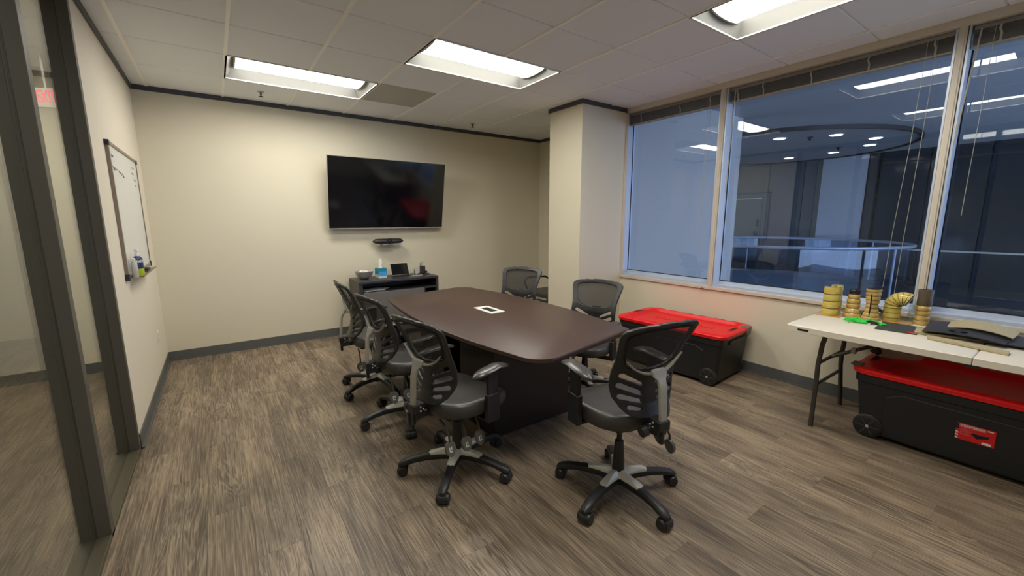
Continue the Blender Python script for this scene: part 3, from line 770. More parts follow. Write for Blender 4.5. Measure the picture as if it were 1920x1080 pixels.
# white marks printed on the paddles belong to the paddle mesh
for p, mk in UPPER:
    me = p.data; me.materials.append(WHITE)
    bm = bmesh.new(); bm.from_mesh(me); vs = [bm.verts.new(v) for v in mk.v]
    for f in mk.f:
        ff = bm.faces.new([vs[i] for i in f]); ff.material_index = 1
    bm.to_mesh(me); bm.free()
def copy_tree(o, parent=None):
    c = o.copy(); COL.objects.link(c); c.parent = parent
    for ch_ in list(o.children): copy_tree(ch_, c)
    return c
CH = [  # x, y, facing deg (rotation of the +y facing chair), base spin, dz, label
    (1.665, 1.346, -9.3, 0.85, .045, 'black mesh office chair standing alone at the near end of the meeting table'),
    (1.055, 2.055, -80, 0.2, .0, 'black mesh office chair on the left side of the table, nearest the camera'),
    (1.055, 2.85, -85, 0.705, .0, 'black mesh office chair on the left side of the table, middle of three'),
    (1.059, 3.56, -92, 0.0, .005, 'black mesh office chair on the left side of the table, farthest of three'),
    (2.456, 3.457, 118, 0.4, -.013, 'black mesh office chair tucked behind the table left of the column'),
    (2.50, 2.43, 112, 0.9, -.032, 'black mesh office chair tucked behind the table in front of the column'),
]
for i, (x, y, deg, spin, dz, lb) in enumerate(CH):
    c = chair0 if i == 0 else copy_tree(proto_src)
    if i == 0:
        proto_src = chair0
    c.location = (x, y, 0); c.rotation_euler = (0, 0, radians(deg)); c['label'] = lb; c['group'] = 'office chairs around the meeting table'
for i, c in enumerate([o for o in COL.objects if o.name.startswith('office_chair')]):
    x, y, deg, spin, dz, lb = next(r for r in CH if r[5] == c['label'])
    for o in c.children:
        if o.get('upper'): o.location.z = dz - (.026 if y > 2.2 else .018 if y > 2 else 0) * o.name.startswith('arm_')
        elif not o.name.startswith('gas_column'): o.rotation_euler.z = spin - radians(deg) * 0

# guest chair mostly hidden behind the column
t = thing('guest_chair', 'dark armchair with loop arms mostly hidden behind the column', 'chair', (3.74, 4.36, 0), radians(90))
MB().loft([ring(rrect(0, 0, .24 * s_, .24 * s_, .05), z) for s_, z in ((.95, .43), (1, .44), (1, .48), (.93, .50))]).build('seat', LEATH, t)
MB().loft([[(x, y + yo, z) for x, y in rrect(0, 0, .22, .02, .018)] for z, yo in ((.55, -.25), (.72, -.27), (.88, -.31))]).build('backrest', LEATH, t)
for sx in (-1, 1):
    MB().tube([(sx * .26, .16, .44), (sx * .28, .22, .60), (sx * .28, .18, .655), (sx * .28, 0, .66), (sx * .28, -.16, .65), (sx * .26, -.24, .60)], .014, 10).build('arm_loop', BLKP, t)
    MB().tube([(sx * .22, .22, .43), (sx * .25, .27, 0)], .013, 8).build('leg', BLKP, t)
    MB().tube([(sx * .22, -.22, .43), (sx * .25, -.27, 0)], .013, 8).build('leg', BLKP, t)
    MB().tube([(sx * .2, -.24, .42), (sx * .2, -.27, .6)], .012, 8).build('back_stay', BLKP, t)
# door in the recess with its lever
d = struct(box('door_1', WALL_L, XR - .006, XR + .01, 4.35, 5.25, 0.02, 2.1))
dh = MB(); dh.tube([(XR - .006, 5.17, .69), (XR - .05, 5.17, .69)], .011, 10); dh.tube([(XR - .05, 5.18, .69), (XR - .052, 5.10, .69), (XR - .05, 5.04, .688)], .010, 10)
dh.lathe([(.0, 0)], 3) if False else None
dh.build('door_handle', BLKP, d)

# ================================================================ TV + camera bar
t = thing('wall_television', 'large black flat screen television mounted on the back wall', 'television', (1.905, 5.45, 1.372))
t.rotation_euler = (radians(11), 0, 0); t.location = (1.885, 5.475, 1.382)
b = MB(); b.box(-.755, .755, -.028, .02, 0, .865)
b.build('back_shell', BLKP, t, smooth=True, bevel=.004)
fr = MB(); fr.box(-.76, .76, -.034, -.012, -.006, .004).box(-.76, .76, -.034, -.012, .861, .869).box(-.76, -.753, -.034, -.012, .004, .861).box(.753, .76, -.034, -.012, .004, .861)
fr.build('bezel', BEZEL, t, smooth=False)
box('screen', SCREEN, -.753, .753, -.032, -.026, .004, .861, t)
box('wall_bracket', BLKP, -.25, .25, .018, .055, .15, .35, t)
t = thing('video_bar', 'black video conference bar with central lens below the television', 'camera', (1.858, 5.46, 1.20))
rg = []
for k in range(13):
    u = -1 + k / 6; r_ = .034 * math.sqrt(max(.05, 1 - abs(u) ** 9))
    rg.append([(.205 * u, .048 * cos(q) * r_ / .034, r_ * sin(q)) for q in [2 * pi * j / 16 for j in range(16)]])
MB().loft(rg).build('body', BLKP, t)
MB().lathe([(.036, 0), (.038, .02), (.034, .03), (.022, .03), (.018, .025)], 24).xf(Matrix.Translation((0, -.03, 0)) @ Matrix.Rotation(pi / 2, 4, 'X')).build('lens_ring', GASK, t)
MB().lathe([(.018, 0), (.016, .008), (.008, .012)], 20).xf(Matrix.Translation((0, -.056, 0)) @ Matrix.Rotation(pi / 2, 4, 'X')).build('lens', SCREEN, t)
b = MB().box(-.09, .09, -.045, .09, -.046, -.038); b.box(-.05, .05, .08, .09, -.06, -.03); b.box(-.02, .02, -.03, .03, -.04, -.028)
b.build('bracket', SILV, t, smooth=False)

# ================================================================ WHITEBOARD
t = thing('whiteboard', 'framed white marker board with faint writing on the left wall', 'whiteboard', (XL, 4.445, 1.087))
box('panel', WBOARD, .004, .014, -.595, .595, 0, .905, t)
f = MB(); f.box(0, .02, -.605, .605, -.012, .010).box(0, .02, -.605, .605, .895, .917).box(0, .02, -.605, -.585, .01, .895).box(0, .02, .585, .605, .01, .895)
f.build('frame', WFRAME, t, smooth=False)
for yy in (-.6, .6):
    for zz in (0, .905): box('corner_cap', NAVY, -.001, .024, yy - .018, yy + .018, zz - .018, zz + .026 if zz == 0 else zz + .014, t)
MB().add([(.02, -.46, -.010), (.080, -.46, -.014), (.085, -.46, .002), (.081, -.46, .002), (.078, -.46, -.008), (.02, -.46, -.004), (.02, .30, -.010), (.080, .30, -.014), (.085, .30, .002), (.081, .30, .002), (.078, .30, -.008), (.02, .30, -.004)],
         [(i, (i + 1) % 6, (i + 1) % 6 + 6, i + 6) for i in range(6)] + [(0, 1, 2, 3, 4, 5), (11, 10, 9, 8, 7, 6)]).build('marker_tray', WFRAME, t, smooth=False)
rw = random.Random(3)
def scribble(y0, z, wd, h):
    pts = []; n = int(wd / .012)
    for k in range(n): pts.append((.0148, y0 + wd * k / n, z + h * (.5 * sin(k * 1.9 + rw.random() * 2) + rw.uniform(-.3, .3))))
    MB().tube(pts, .0022, 4, .4).build('handwriting', INK, t)
for (a, b, c, d_) in ((-.54, .83, .10, .02), (-.53, .745, .18, .022), (-.33, .735, .12, .02), (-.19, .725, .08, .02), (.28, .83, .16, .018), (.28, .78, .12, .014), (.34, .73, .14, .014), (.36, .69, .1, .012)): scribble(a, b, c, d_)
t = thing('cleaner_bottle', 'blue and lime board cleaner bottle with white spray cap on the board tray', 'bottle', (XL + .050, 4.05, 1.077), radians(50))
ring_b = lambda hx, hy_, z: [(hx * cos(q), hy_ * sin(q), z) for q in [2 * pi * j / 20 for j in range(20)]]
MB().loft([ring_b(.033, .022, 0), ring_b(.036, .024, .006), ring_b(.036, .024, .055)]).build('lower_label', LIME, t)
MB().loft([ring_b(.0362, .0242, .055), ring_b(.036, .024, .125), ring_b(.03, .02, .135), ring_b(.014, .013, .147)]).build('body', BLUEL, t)
MB().lathe([(.013, .147), (.013, .165), (.009, .170), (.009, .178), (.0125, .18), (.011, .198), (.006, .2)], 16).build('spray_cap', WHITE, t)
text_mesh('label_text', 'EXPO', .026, WHITE, t, frame_matrix((0, -.0246, .108), (1, 0, 0), (0, 0, 1)), sx=1.0, bold=.0006)
t = thing('cleaner_bottle', 'cloudy white bottle standing left of the blue cleaner on the tray', 'bottle', (XL + .040, 3.955, 1.077), 0)
MB().loft([ring_b(.016, .02, 0), ring_b(.018, .022, .006), ring_b(.018, .022, .10), ring_b(.012, .012, .115)]).build('body', BAGM, t)
MB().lathe([(.012, .115), (.012, .135), (.007, .14)], 14).build('cap', WHITE, t)
t = thing('board_eraser', 'dark felt board eraser lying on the tray right of the bottles', 'eraser', (XL + .052, 4.36, 1.0775), 0)
box('handle', GASK, -.024, .024, -.065, .065, .014, .03, t, bevel=.004); box('felt', PADDLE, -.026, .026, -.067, .067, .0, .014, t)
t = thing('marker_pen', 'white marker pen lying on the tray beyond the eraser', 'marker', (XL + .05, 4.50, 1.085), 0)
MB().tube([(0, -.06, 0), (0, .02, 0)], .008, 10).build('barrel', WHITE, t); MB().tube([(0, .02, 0), (0, .06, 0)], .0088, 10).build('cap', BLUEL, t)
# outlet plate on left wall
t = thing('wall_outlet', 'white double power outlet low on the left wall', 'outlet', (XL, 4.98, .40))
box('plate', WHITE, 0, .006, -.036, .036, -.058, .058, t, bevel=.003)
for zz in (-.024, .024):
    MB().loft([[(xx, .016 * cos(q), zz + .014 * sin(q)) for q in [2 * pi * j / 14 for j in range(14)]] for xx in (.006, .0085)]).build('socket', FRAMEW, t)
# hook/knob under the sill by the first mullion
t = thing('blind_cord_cleat', 'tiny brown cord cleat on the sill below the first mullion', 'cleat', (XW - .021, 2.32, .765))
MB().tube([(0, -.0, 0), (-.014, 0, 0)], .006, 8).build('stem', BRONZE, t); MB().tube([(-.014, -.018, -.003), (-.018, 0, 0), (-.014, .018, -.003)], .005, 8).build('horn', BRONZE, t)

# ================================================================ CREDENZA
CX0, CX1, CY0, CY1, CZ = 1.335, 2.375, 5.05, 5.49, .742
t = thing('credenza', 'charcoal credenza with open shelf against the back wall under the television', 'cabinet', ((CX0 + CX1) / 2, (CY0 + CY1) / 2, 0))
hx, hyc = (CX1 - CX0) / 2, (CY1 - CY0) / 2
box('top_panel', CRED, -hx, hx, -hyc - .006, hyc, CZ - .03, CZ, t, bevel=.003)
box('side_panel', CRED, -hx, -hx + .045, -hyc, hyc, 0, CZ - .03, t); box('side_panel', CRED, hx - .03, hx, -hyc, hyc, 0, CZ - .03, t)
box('back_panel', CRED, -hx + .045, hx - .03, hyc - .012, hyc, .03, CZ - .03, t)
box('shelf', CRED, -hx + .045, hx - .03, -hyc + .01, hyc - .012, .588, .606, t); box('shelf', CRED, -hx + .045, hx - .03, -hyc + .01, hyc - .012, .05, .07, t)
box('divider', CRED, .315, .333, -hyc + .01, hyc - .012, .07, .588, t)
dr = box('door', CREDG, -hx + .05, .31, -hyc - .012, -hyc + .006, .075, .60, t, bevel=.003)
MB().tube([(.27, -hyc - .012, .50), (.27, -hyc - .03, .50), (.27, -hyc - .03, .40), (.27, -hyc - .012, .40)], .005, 8).build('handle', STEEL, dr)
box('inner_shelf', CRED, .333, hx - .03, -hyc + .02, hyc - .012, .36, .375, t)
for i, (px, py, rz, m) in enumerate(((1.52, 5.20, .2, PAPER), (1.56, 5.19, -.15, PAPER), (1.60, 5.21, .5, PAPER))):
    o = MB().loft([ring(rrect(0, 0, .12, .09, .002, 1), z) for z in (0, .003)]).build('paper_sheet', m, None, smooth=False)
    o.location = (px, py, .6065 + i * .0045); o.rotation_euler = (0, 0, rz)
    tag(o, ('loose white sheet in the credenza shelf, lowest of the pile', 'loose white sheet in the credenza shelf, middle of the pile', 'loose white sheet in the credenza shelf, topmost of the pile')[i], 'paper', 'papers in the credenza')
# bowl
t = thing('steel_bowl', 'round brushed steel bowl on the left of the credenza', 'bowl', (1.475, 5.30, CZ))
MB().lathe([(.03, 0), (.045, .002), (.075, .02), (.10, .055), (.113, .095), (.116, .097), (.112, .099), (.096, .06), (.07, .026), (.03, .01)], 36).build('shell', STEEL, t, ang=60)
for k in range(7):
    a = k * 0.9; o = MB().lathe([(.012, 0), (.018, .004), (.019, .018), (.012, .022)], 12).build('wrapped_mint', WHITE)
    o.location = (1.475 + .05 * cos(a) * (k > 0), 5.30 + .05 * sin(a) * (k > 0), CZ + .075 + .004 * (k % 3)); o.rotation_euler = (.4 * sin(a), .4 * cos(a), a)
    tag(o, 'small white wrapped sweet %s of the steel bowl' % ('on top at the middle', 'at the right side', 'at the far right', 'at the far left', 'at the left side', 'at the near left', 'at the near right')[k], 'sweet', 'white sweets in the bowl')
rest = MB().lathe([(.06, .03), (.095, .068), (.06, .074), (.01, .076)], 24).build('sweet_heap', WHITE); rest.location = (1.475, 5.30, CZ + .003)
rest['kind'] = 'stuff'; tag(rest, 'heap of white sweets filling the steel bowl', 'sweets')
# tissues
t = thing('tissue_box', 'teal and white tissue box with a tissue pulled up, right of the bowl', 'tissue box', (1.68, 5.28, CZ), radians(8))
box('lower_carton', TISW, -.055, .055, -.055, .055, 0, .05, t, bevel=.002)
MB().add([(-.0555, -.0558, .03), (.0555, -.0558, .03), (.0555, -.0558, .085), (-.0555, -.0558, .085)], [(0, 1, 2, 3)]).build('print', SKYB, t, smooth=False)
box('upper_carton', TEAL, -.055, .055, -.055, .055, .05, .128, t, bevel=.002)
for o in [c for c in t.children if c.name.startswith('print')]: o.location.y = -.0003
MB().loft([[(x * w_ + sx, y * w_ * .5, z) for x, y in rrect(0, 0, .022, .012, .008, 3)] for z, w_, sx in ((.126, 1.2, 0), (.16, .9, -.004), (.20, 1.1, .004), (.235, .8, -.002), (.25, .3, -.006))]).build('tissue', TISSUE, t)
# tablet on stand
t = thing('tablet_computer', 'black tablet propped on its stand in the middle of the credenza', 'tablet', (1.95, 5.30, CZ), radians(6))
M = Matrix.Translation((0, .0, .012)) @ Matrix.Rotation(radians(-20), 4, 'X')
MB().box(-.125, .125, -.005, .005, 0, .16).xf(M).build('body', SILV, t, smooth=True, bevel=.003)
MB().box(-.119, .119, -.0065, -.0045, .006, .154).xf(M).build('screen', SCREEN, t, smooth=False)
MB().box(-.11, .11, -.05, .08, 0, .008).box(-.11, .11, -.028, -.018, .008, .018).build('stand', BLKP, t, smooth=True, bevel=.002)
o = box('remote_control', SILV, -.075, .075, -.014, .014, 0, .012, bevel=.003); o.location = (2.13, 5.17, CZ); o.rotation_euler = (0, 0, radians(8)); tag(o, 'slim silver remote lying in front of the tablet', 'remote')
t = thing('table_card', 'small white folded card standing between tablet and pen cup', 'card', (2.19, 5.36, CZ), radians(30))
MB().add([(-.035, -.02, 0), (.035, -.02, 0), (.035, 0, .085), (-.035, 0, .085), (-.035, .02, 0), (.035, .02, 0)], [(0, 1, 2, 3), (3, 2, 5, 4)]).build('sheet', PAPER, t, smooth=False)
o = MB().tube([(2.0, 5.42, CZ + .004), (2.05, 5.43, CZ + .06), (2.10, 5.42, CZ + .085), (2.14, 5.40, CZ + .05), (2.17, 5.38, CZ + .004)], .004, 8).build('white_cable', WHITE); tag(o, 'short white cable looping behind the tablet', 'cable')
t = thing('pen_cup', 'wire pen cup full of pens at the right end of the credenza', 'cup', (2.265, 5.31, CZ + .010))
MB().lathe([(.036, 0), (.038, .003), (.038, .10), (.0355, .10), (.0355, .006), (.01, .005)], 20).build('cup', meshfabric('wire_mesh', (60, 58, 60), .75), t)
for k in range(7):
    a = k * .9; r0 = .012; r1 = .03
    o = MB().tube([(2.265 + r0 * cos(a), 5.31 + r0 * sin(a), CZ + .018), (2.265 + r1 * cos(a), 5.31 + r1 * sin(a), CZ + .150 + .01 * (k % 3))], .0042, 8).build('pen', (GASK, WHITE, BLUEL, GASK, SILV, GASK, WHITE)[k])
    tag(o, '%s of the wire cup' % ('black pen leaning to the right', 'white pen leaning to the far right', 'blue pen leaning to the back', 'black pen leaning to the far left', 'silver pen leaning to the left', 'black pen leaning to the front', 'white pen leaning to the near right')[k], 'pen', 'pens in the cup')
t = thing('organizer_tray', 'flat black round tray under the pen cup on the credenza', 'tray', (2.275, 5.30, CZ))
MB().lathe([(.085, 0), (.088, .003), (.088, .008), (.084, .0095)], 28).build('disc', BLKP, t)
o = box('sticky_note_block', GASK, -.035, .035, -.02, .02, 0, .022, bevel=.003); o.location = (2.322, 5.38, CZ + .0096); tag(o, 'small black block beside the pen cup', 'block')

# ================================================================ TOTES
def make_tote(t, hx, hy, zt, sticker=False, latch=True):
    # body: rounded tub tapering down, with recessed wheel wells at the -y end
    b = MB(); rings = []
    for z, dx, dy in ((.03, .055, .075), (.035, .05, .07), (zt - .09, .022, .034), (zt - .085, .012, .024), (zt - .036, .010, .022)):
        rings.append(ring(rrect(0, 0, hx - dx, hy - dy, .05), z))
    body = b.loft(rings).build('tub', TOTE, t, ang=40)
    # raised side panels following the arch groove
    for sx in (-1, 1):
        p = MB()
        poly = [(-.68 * hy, .04), (.78 * hy, .04), (.78 * hy, zt - .18), (.70 * hy, zt - .14), (-.55 * hy, zt - .12), (-.68 * hy, zt - .16)]
        def xo(z): return sx * (hx - .052 + (z - .03) / (zt - .12) * .028)
        p.loft([[(xo(z) + sx * o_, y, z) for y, z in poly] for o_ in (-.02, .006)])
        p.build('side_panel', TOTE, t, smooth=True, bevel=.004)
    for yy in (hy - .03, -hy + .03):
        MB().box(-.16, .16, yy - .02, yy + .02, zt - .10, zt - .065).build('grip', TOTE, t, smooth=True, bevel=.006)
    # lid: rim, raised shoulder, recessed deck
    R = [(0, 0, zt - .028, 0.012), (0, 0, zt - .03, 0), (0, 0, zt - .004, -.004), (0, 0, zt + .004, .002), (0, 0, zt + .010, .02), (0, 0, zt + .010, .045), (0, 0, zt - .014, .058), (0, 0, zt - .022, .066)]
    lid = MB().loft([ring(rrect(0, 0, hx - ins, hy - ins * (1.0 if i < 5 else 1.9), .09 - ins * .4, 7), z) for i, (_, _, z, ins) in enumerate(R)]).build('lid', RED, t, ang=35)
    for sgn in (1, -1):
        hb = MB(); o1 = rrect(0, sgn * (hy - .060), .10, .026, .025, 5); o2 = rrect(0, sgn * (hy - .060), .085, .017, .0165, 5)
        hb.loft([ring(o1, zt + .009), ring(o1, zt + .013), ring(o2, zt + .013), ring(o2, zt + .009), ring(o1, zt + .009)], cap=False).build('handle_rim', RED, lid)
        MB().prism(o2, zt + .0085, zt + .0105).build('handle_slot', GASK, lid, smooth=False)
    for k in range(6):
        for sx in (-1, 1):
            yy = -hy * .72 + k * hy * 1.44 / 5
            MB().box(sx * (hx - .028) - .01, sx * (hx - .028) + .01, yy - .05, yy + .05, zt + .009, zt + .014).build('lid_rib', RED, lid, smooth=True, bevel=.003)
    return body, lid
def big_wheel(t, x, y, sx=-1):
    w_ = MB(); vs, fs = wheel(.080, .020, (0, 0, 0), 32); w_.add(vs, fs)
    o = w_.xf(Matrix.Translation((x, y, .081)) @ Matrix.Rotation(pi / 2, 4, 'Z')).build('wheel', TOTE, t)
    h = MB().lathe([(.010, 0), (.009, .005), (.004, .007)], 16).xf(Matrix.Translation((x + sx * .020, y, .081)) @ Matrix.Rotation(sx * pi / 2, 4, 'Y')).build('hub_cap', SILV, o)
    for k in range(6):
        a = 2 * pi * k / 6
        MB().box(-.004, .004, .017, .066, -.004, .004).xf(Matrix.Translation((x + sx * .021, y, .081)) @ Matrix.Rotation(a, 4, 'X'))  .build('spoke', LEGM, o, smooth=False)
T1 = thing('storage_tote', 'black wheeled storage tote with bright red lid beside the column', 'storage box', (3.722, 2.30, 0), radians(4))
make_tote(T1, .325, .56, .475)
for sx in (-1, 1): big_wheel(T1, sx * .276, -.425, sx)
lt = MB().box(.14, .22, -.566, -.50, .480, .491).box(.14, .22, -.570, -.556, .42, .49).box(.155, .205, -.562, -.532, .42, .44)
lt.build('latch', LATCH, T1, smooth=True, bevel=.005)['label'] = 'grey latch on the lid corner'
T2 = thing('storage_tote', 'black wheeled storage tote with red lid pushed under the folding table', 'storage box', (3.79, .25, 0), pi)
make_tote(T2, .325, .61, .475)
for sx in (-1, 1): big_wheel(T2, sx * .276, -.485, sx)
MB().box(.20, .28, -.622, -.56, .478, .492).build('latch', LATCH, T2, smooth=True, bevel=.005)
text_mesh('embossed_name', 'CRAFTSMAN', .11, RED, T1, frame_matrix((0.02, 0, .4545), (0, -1, 0), (1, 0, 0)), ext=.002, sx=1.0)
# red product sticker on the second tote
yc = .300
stx = 3.79 - .325 + .046 - .006 + .018
st = bpy.data.objects.new('sticker', None)
M = frame_matrix((3.494, .255, .232), (0, -1, 0), (-.115, 0, 1))
Mi = T2.matrix_basis.inverted()
def stick(nm, m, mbx, dz):
    mbx.xf(Mi @ Matrix.Translation((0, 0, 0)) @ M @ Matrix.Translation((0, 0, dz)))
    return mbx.build(nm, m, T2, smooth=False)
SR = mat('sticker_red', (214, 30, 34), .35); SP = mat('sticker_pink', (206, 104, 104), .35); 
base = stick('sticker', SR, MB().box(-.078, .078, -.052, .052, 0, .0012), 0)
base['label'] = 'red product sticker with a picture of a tool box'
sk = []
def sub(nm, m, mbx, dz=.0013):
    mbx.xf(Mi @ M @ Matrix.Translation((0, 0, dz))); o = mbx.build(nm, m, base, smooth=False); return o
sub('stripe_block', NAVY, MB().box(-.078, -.066, .012, .050, 0, .0004))
sub('banner', SP, MB().box(-.066, .040, .028, .050, 0, .0004))
for k in range(3): sub('hazard_stripe', WHITE, MB().add([(-.078, -.046 + k * .018, 0), (-.066, -.052 + k * .018, 0), (-.066, -.043 + k * .018, 0), (-.078, -.037 + k * .018, 0)], [(0, 1, 2, 3)]))
for k in range(3): sub('text_line', SP, MB().box(-.060, -.022 + .008 * (k % 2), .017 - k * .010, .021 - k * .010, 0, .0003))
sub('text_line', SP, MB().box(-.060, -.018, -.018, -.012, 0, .0003))
sub('tool_box_picture', GASK, MB().prism([(-.016, -.002), (.008, -.024), (.052, -.006), (.058, .010), (.030, .004), (-.010, .006)], 0, .0004))
sub('price_tag', WHITE, MB().box(.030, .066, -.048, -.034, 0, .0004)); sub('size_tag', WHITE, MB().box(.046, .068, .040, .046, 0, .0004))
text_mesh('brand_text', 'CRAFTSMAN', .0165, WHITE, base, Mi @ M @ Matrix.Translation((-.013, .039, .0019)), ext=.0002, bold=.0003)

# ================================================================ FOLDING TABLE
FX0, FX1, FY0, FY1, FS = 3.255, 4.06, -.615, 1.205, .297
t = thing('folding_table', 'white folding table under the windows with grey steel legs', 'table', (0, 0, 0))
def leaf(y0, y1, r0, r1):
    cx, cy = (FX0 + FX1) / 2, (y0 + y1) / 2; hx_, hy_ = (FX1 - FX0) / 2, (y1 - y0) / 2
    def P(ins):
        pts = []
        for sx, sy, a0 in ((1, 1, 0), (-1, 1, pi / 2), (-1, -1, pi), (1, -1, 1.5 * pi)):
            r = r1 if sy > 0 else r0
            for k in range(6):
                a = a0 + pi / 2 * k / 5; pts.append((cx + sx * (hx_ - ins - r) + r * cos(a), cy + sy * (hy_ - ins - r) + r * sin(a)))
        return pts
    return MB().loft([ring(P(.012), .693), ring(P(0), .697), ring(P(0), .735), ring(P(.005), .740)]).build('table_leaf', TBLW, t, ang=40)
leaf(FS + .0015, FY1, .004, .04); leaf(FY0, FS - .0015, .04, .004)
box('grip_slot', GASK, FX0 - .001, FX0 + .004, 1.06, 1.125, .708, .722, t)
box('fold_catch', LEGM, FX0 + .03, FX0 + .06, FS - .03, FS + .03, .672, .693, t, bevel=.003)
for yb, sg in ((1.02, 1), (-.43, -1)):
    lx = (3.42, 3.90)
    for i, x_ in enumerate(lx):
        foot = 3.375 if i == 0 else 3.965
        MB().tube([(x_, yb - .02 * sg, .695), (x_, yb, .60), (x_ - .004, yb + .01 * sg, .45), (x_ + (.0 if i == 0 else 0), yb + .01 * sg, .35), (foot, yb - .002, .015), (foot, yb - .002, .0)], [.0155] * 4 + [.0155, .017], 10).build('leg', LEGM, t)
    MB().tube([(lx[0], yb + .01 * sg, .46), (lx[1], yb + .01 * sg, .46)], .0115, 8).build('crossbar', LEGM, t)
    MB().tube([(lx[0] - .004, yb + .01 * sg, .30), (lx[1] + .008, yb + .01 * sg, .30)], .0115, 8).build('crossbar', LEGM, t)
    MB().tube([((lx[0] + lx[1]) / 2, yb + .01 * sg, .46), ((lx[0] + lx[1]) / 2, yb - .25 * sg, .62), ((lx[0] + lx[1]) / 2, yb - .45 * sg, .69)], .013, 8).build('folding_brace', LEGM, t)
    box('brace_clip', SILV, (lx[0] + lx[1]) / 2 - .02, (lx[0] + lx[1]) / 2 + .02, yb - .12 * sg - .012, yb - .12 * sg + .012, .52, .56, t)
box('side_rail', LEGM, FX0 + .13, FX0 + .15, FY0 + .14, FY1 - .16, .683, .693, t); box('side_rail', LEGM, FX1 - .15, FX1 - .13, FY0 + .14, FY1 - .16, .683, .693, t)

TZ = .7405
def bumpy(prof, n, c, wob, seed, lean=(0, 0), H_=.25):
    rd = random.Random(seed); ph = rd.random() * 6
    return [[(c[0] + lean[0] * z / H_ + r * (1 + wob * sin(2 * 2 * pi * j / n + ph)) * cos(2 * pi * j / n), c[1] + lean[1] * z / H_ + r * (1 + wob * sin(2 * 2 * pi * j / n + ph)) * sin(2 * pi * j / n), z) for j in range(n)] for r, z in prof]
# 1: double-curved duct on amber plate
t = thing('composite_duct_sample', 'tall glossy yellow S-shaped duct sample on an amber plate, leftmost on the folding table', 'sample', (3.86, 1.125, TZ), radians(0))
MB().loft([ring(rrect(0, 0, .10, .085, .004, 2), 0), ring(rrect(0, 0, .10, .085, .004, 2), .004)]).build('plate', AMB, t, smooth=False)
def scurve(off):
    pts = []
    for k in range(15):
        a = radians(200) - radians(230) * k / 14; pts.append((-.035 + (.052 + off) * cos(a), -.005 + (.052 + off) * sin(a)))
    return pts
def wallstrip(cx, cy, r, a0, a1, h, th, nm, seed):
    n = 18; rg = []; zs = []
    z = 0.0
    while z < h - .001: zs.append(z); z += .011
    zs.append(h)
    mb = MB(); ou = []
    for z in zs:
        ph = (z / .055) % 1; r_ = r + .004 * abs(sin(pi * ph)) ** .5
        ou.append([(cx + r_ * cos(a0 + (a1 - a0) * k / n), cy + r_ * sin(a0 + (a1 - a0) * k / n), z + .004) for k in range(n + 1)] + [(cx + (r_ - th) * cos(a1 - (a1 - a0) * k / n), cy + (r_ - th) * sin(a1 - (a1 - a0) * k / n), z + .004) for k in range(n + 1)])
    o = mb.loft(ou).build(nm, YEL, t, ang=50)
    rb = MB()
    for kz in (1, 2, 3):
        z = .055 * kz + .004
        if z < h: rb.tube([(cx + (r + .001) * cos(a0 + (a1 - a0) * k / n), cy + (r + .001) * sin(a0 + (a1 - a0) * k / n), z) for k in range(n + 1)], .0035, 6)
    rb.build('band', BRNB, o)
wallstrip(-.030, .000, .055, radians(140), radians(330), .222, .012, 'front_curve', 1)
wallstrip(.062, -.012, .042, radians(-30), radians(150), .222, .012, 'rear_curve', 2)
def vase(loc, prof, label, m, extra=None, seed=1, wob=.03):
    t = thing('composite_tube_sample', label, 'sample', loc)
    b_ = MB().loft(bumpy(prof, 28, (0, 0), wob, seed)).build('tube', m, t, ang=60)
    rad = [p[0] for p in prof]
    for k in range(2, len(prof) - 2):
        if rad[k] < rad[k - 1] - .0008 and rad[k] < rad[k + 1] - .0008:
            MB().tube([((rad[k] + .0005) * cos(2 * pi * j / 24), (rad[k] + .0005) * sin(2 * pi * j / 24), prof[k][1]) for j in range(25)], .0024, 6, cap=False).build('band', BRNB, b_)
    return t
def rings_prof(base, h, step=.024, amp=.004, r=None):
    out = []; z = 0
    while z <= h + 1e-6:
        ph = (z / step) % 1; out.append((lerp_table(base, z) - amp * (1 - abs(sin(pi * ph)) ** .5), z)); z += step / 6
    return out
t = vase((3.875, .995, TZ), rings_prof([(0, .055), (.03, .053), (.07, .040), (.095, .043), (.13, .042), (.16, .036), (.185, .034)], .182, .036, .006), 'bulging tan banded tube sample with a black collar, second on the folding table', YELB, seed=2)
MB().lathe([(.033, .18), (.035, .184), (.035, .208), (.031, .214), (.022, .214), (.022, .19)], 24).build('collar', DKB2, t)
t = vase((3.875, .885, TZ), rings_prof([(0, .054), (.02, .053), (.05, .044), (.09, .036), (.12, .036), (.15, .040), (.20, .043), (.232, .045)], .232, .03, .004), 'tan banded tube sample with wide foot, third on the folding table', YELB, seed=5)
MB().lathe([(.037, .2322), (.036, .234), (.01, .2335)], 24).build('rim_hole', DKB2, t)
MB().tube([(-.044, 0, .02), (-.038, .0, .10), (-.040, 0, .2)], .004, 6).build('seam', DKB2, t)
t = thing('curved_offcut', 'brown curved offcut leaning behind the third tube sample', 'sample', (4.0, .895, TZ))
MB().loft([[(x, y * 1, z) for x, z in [(r_ * cos(a), r_ * sin(a)) for r_, a in ([(.075, pi * k / 12) for k in range(13)] + [(.060, pi - pi * k / 12) for k in range(13)])]] for y in (-.03, .03)]).xf(Matrix.Rotation(radians(100), 4, 'Z')).build('arch', DKB, t, ang=50)
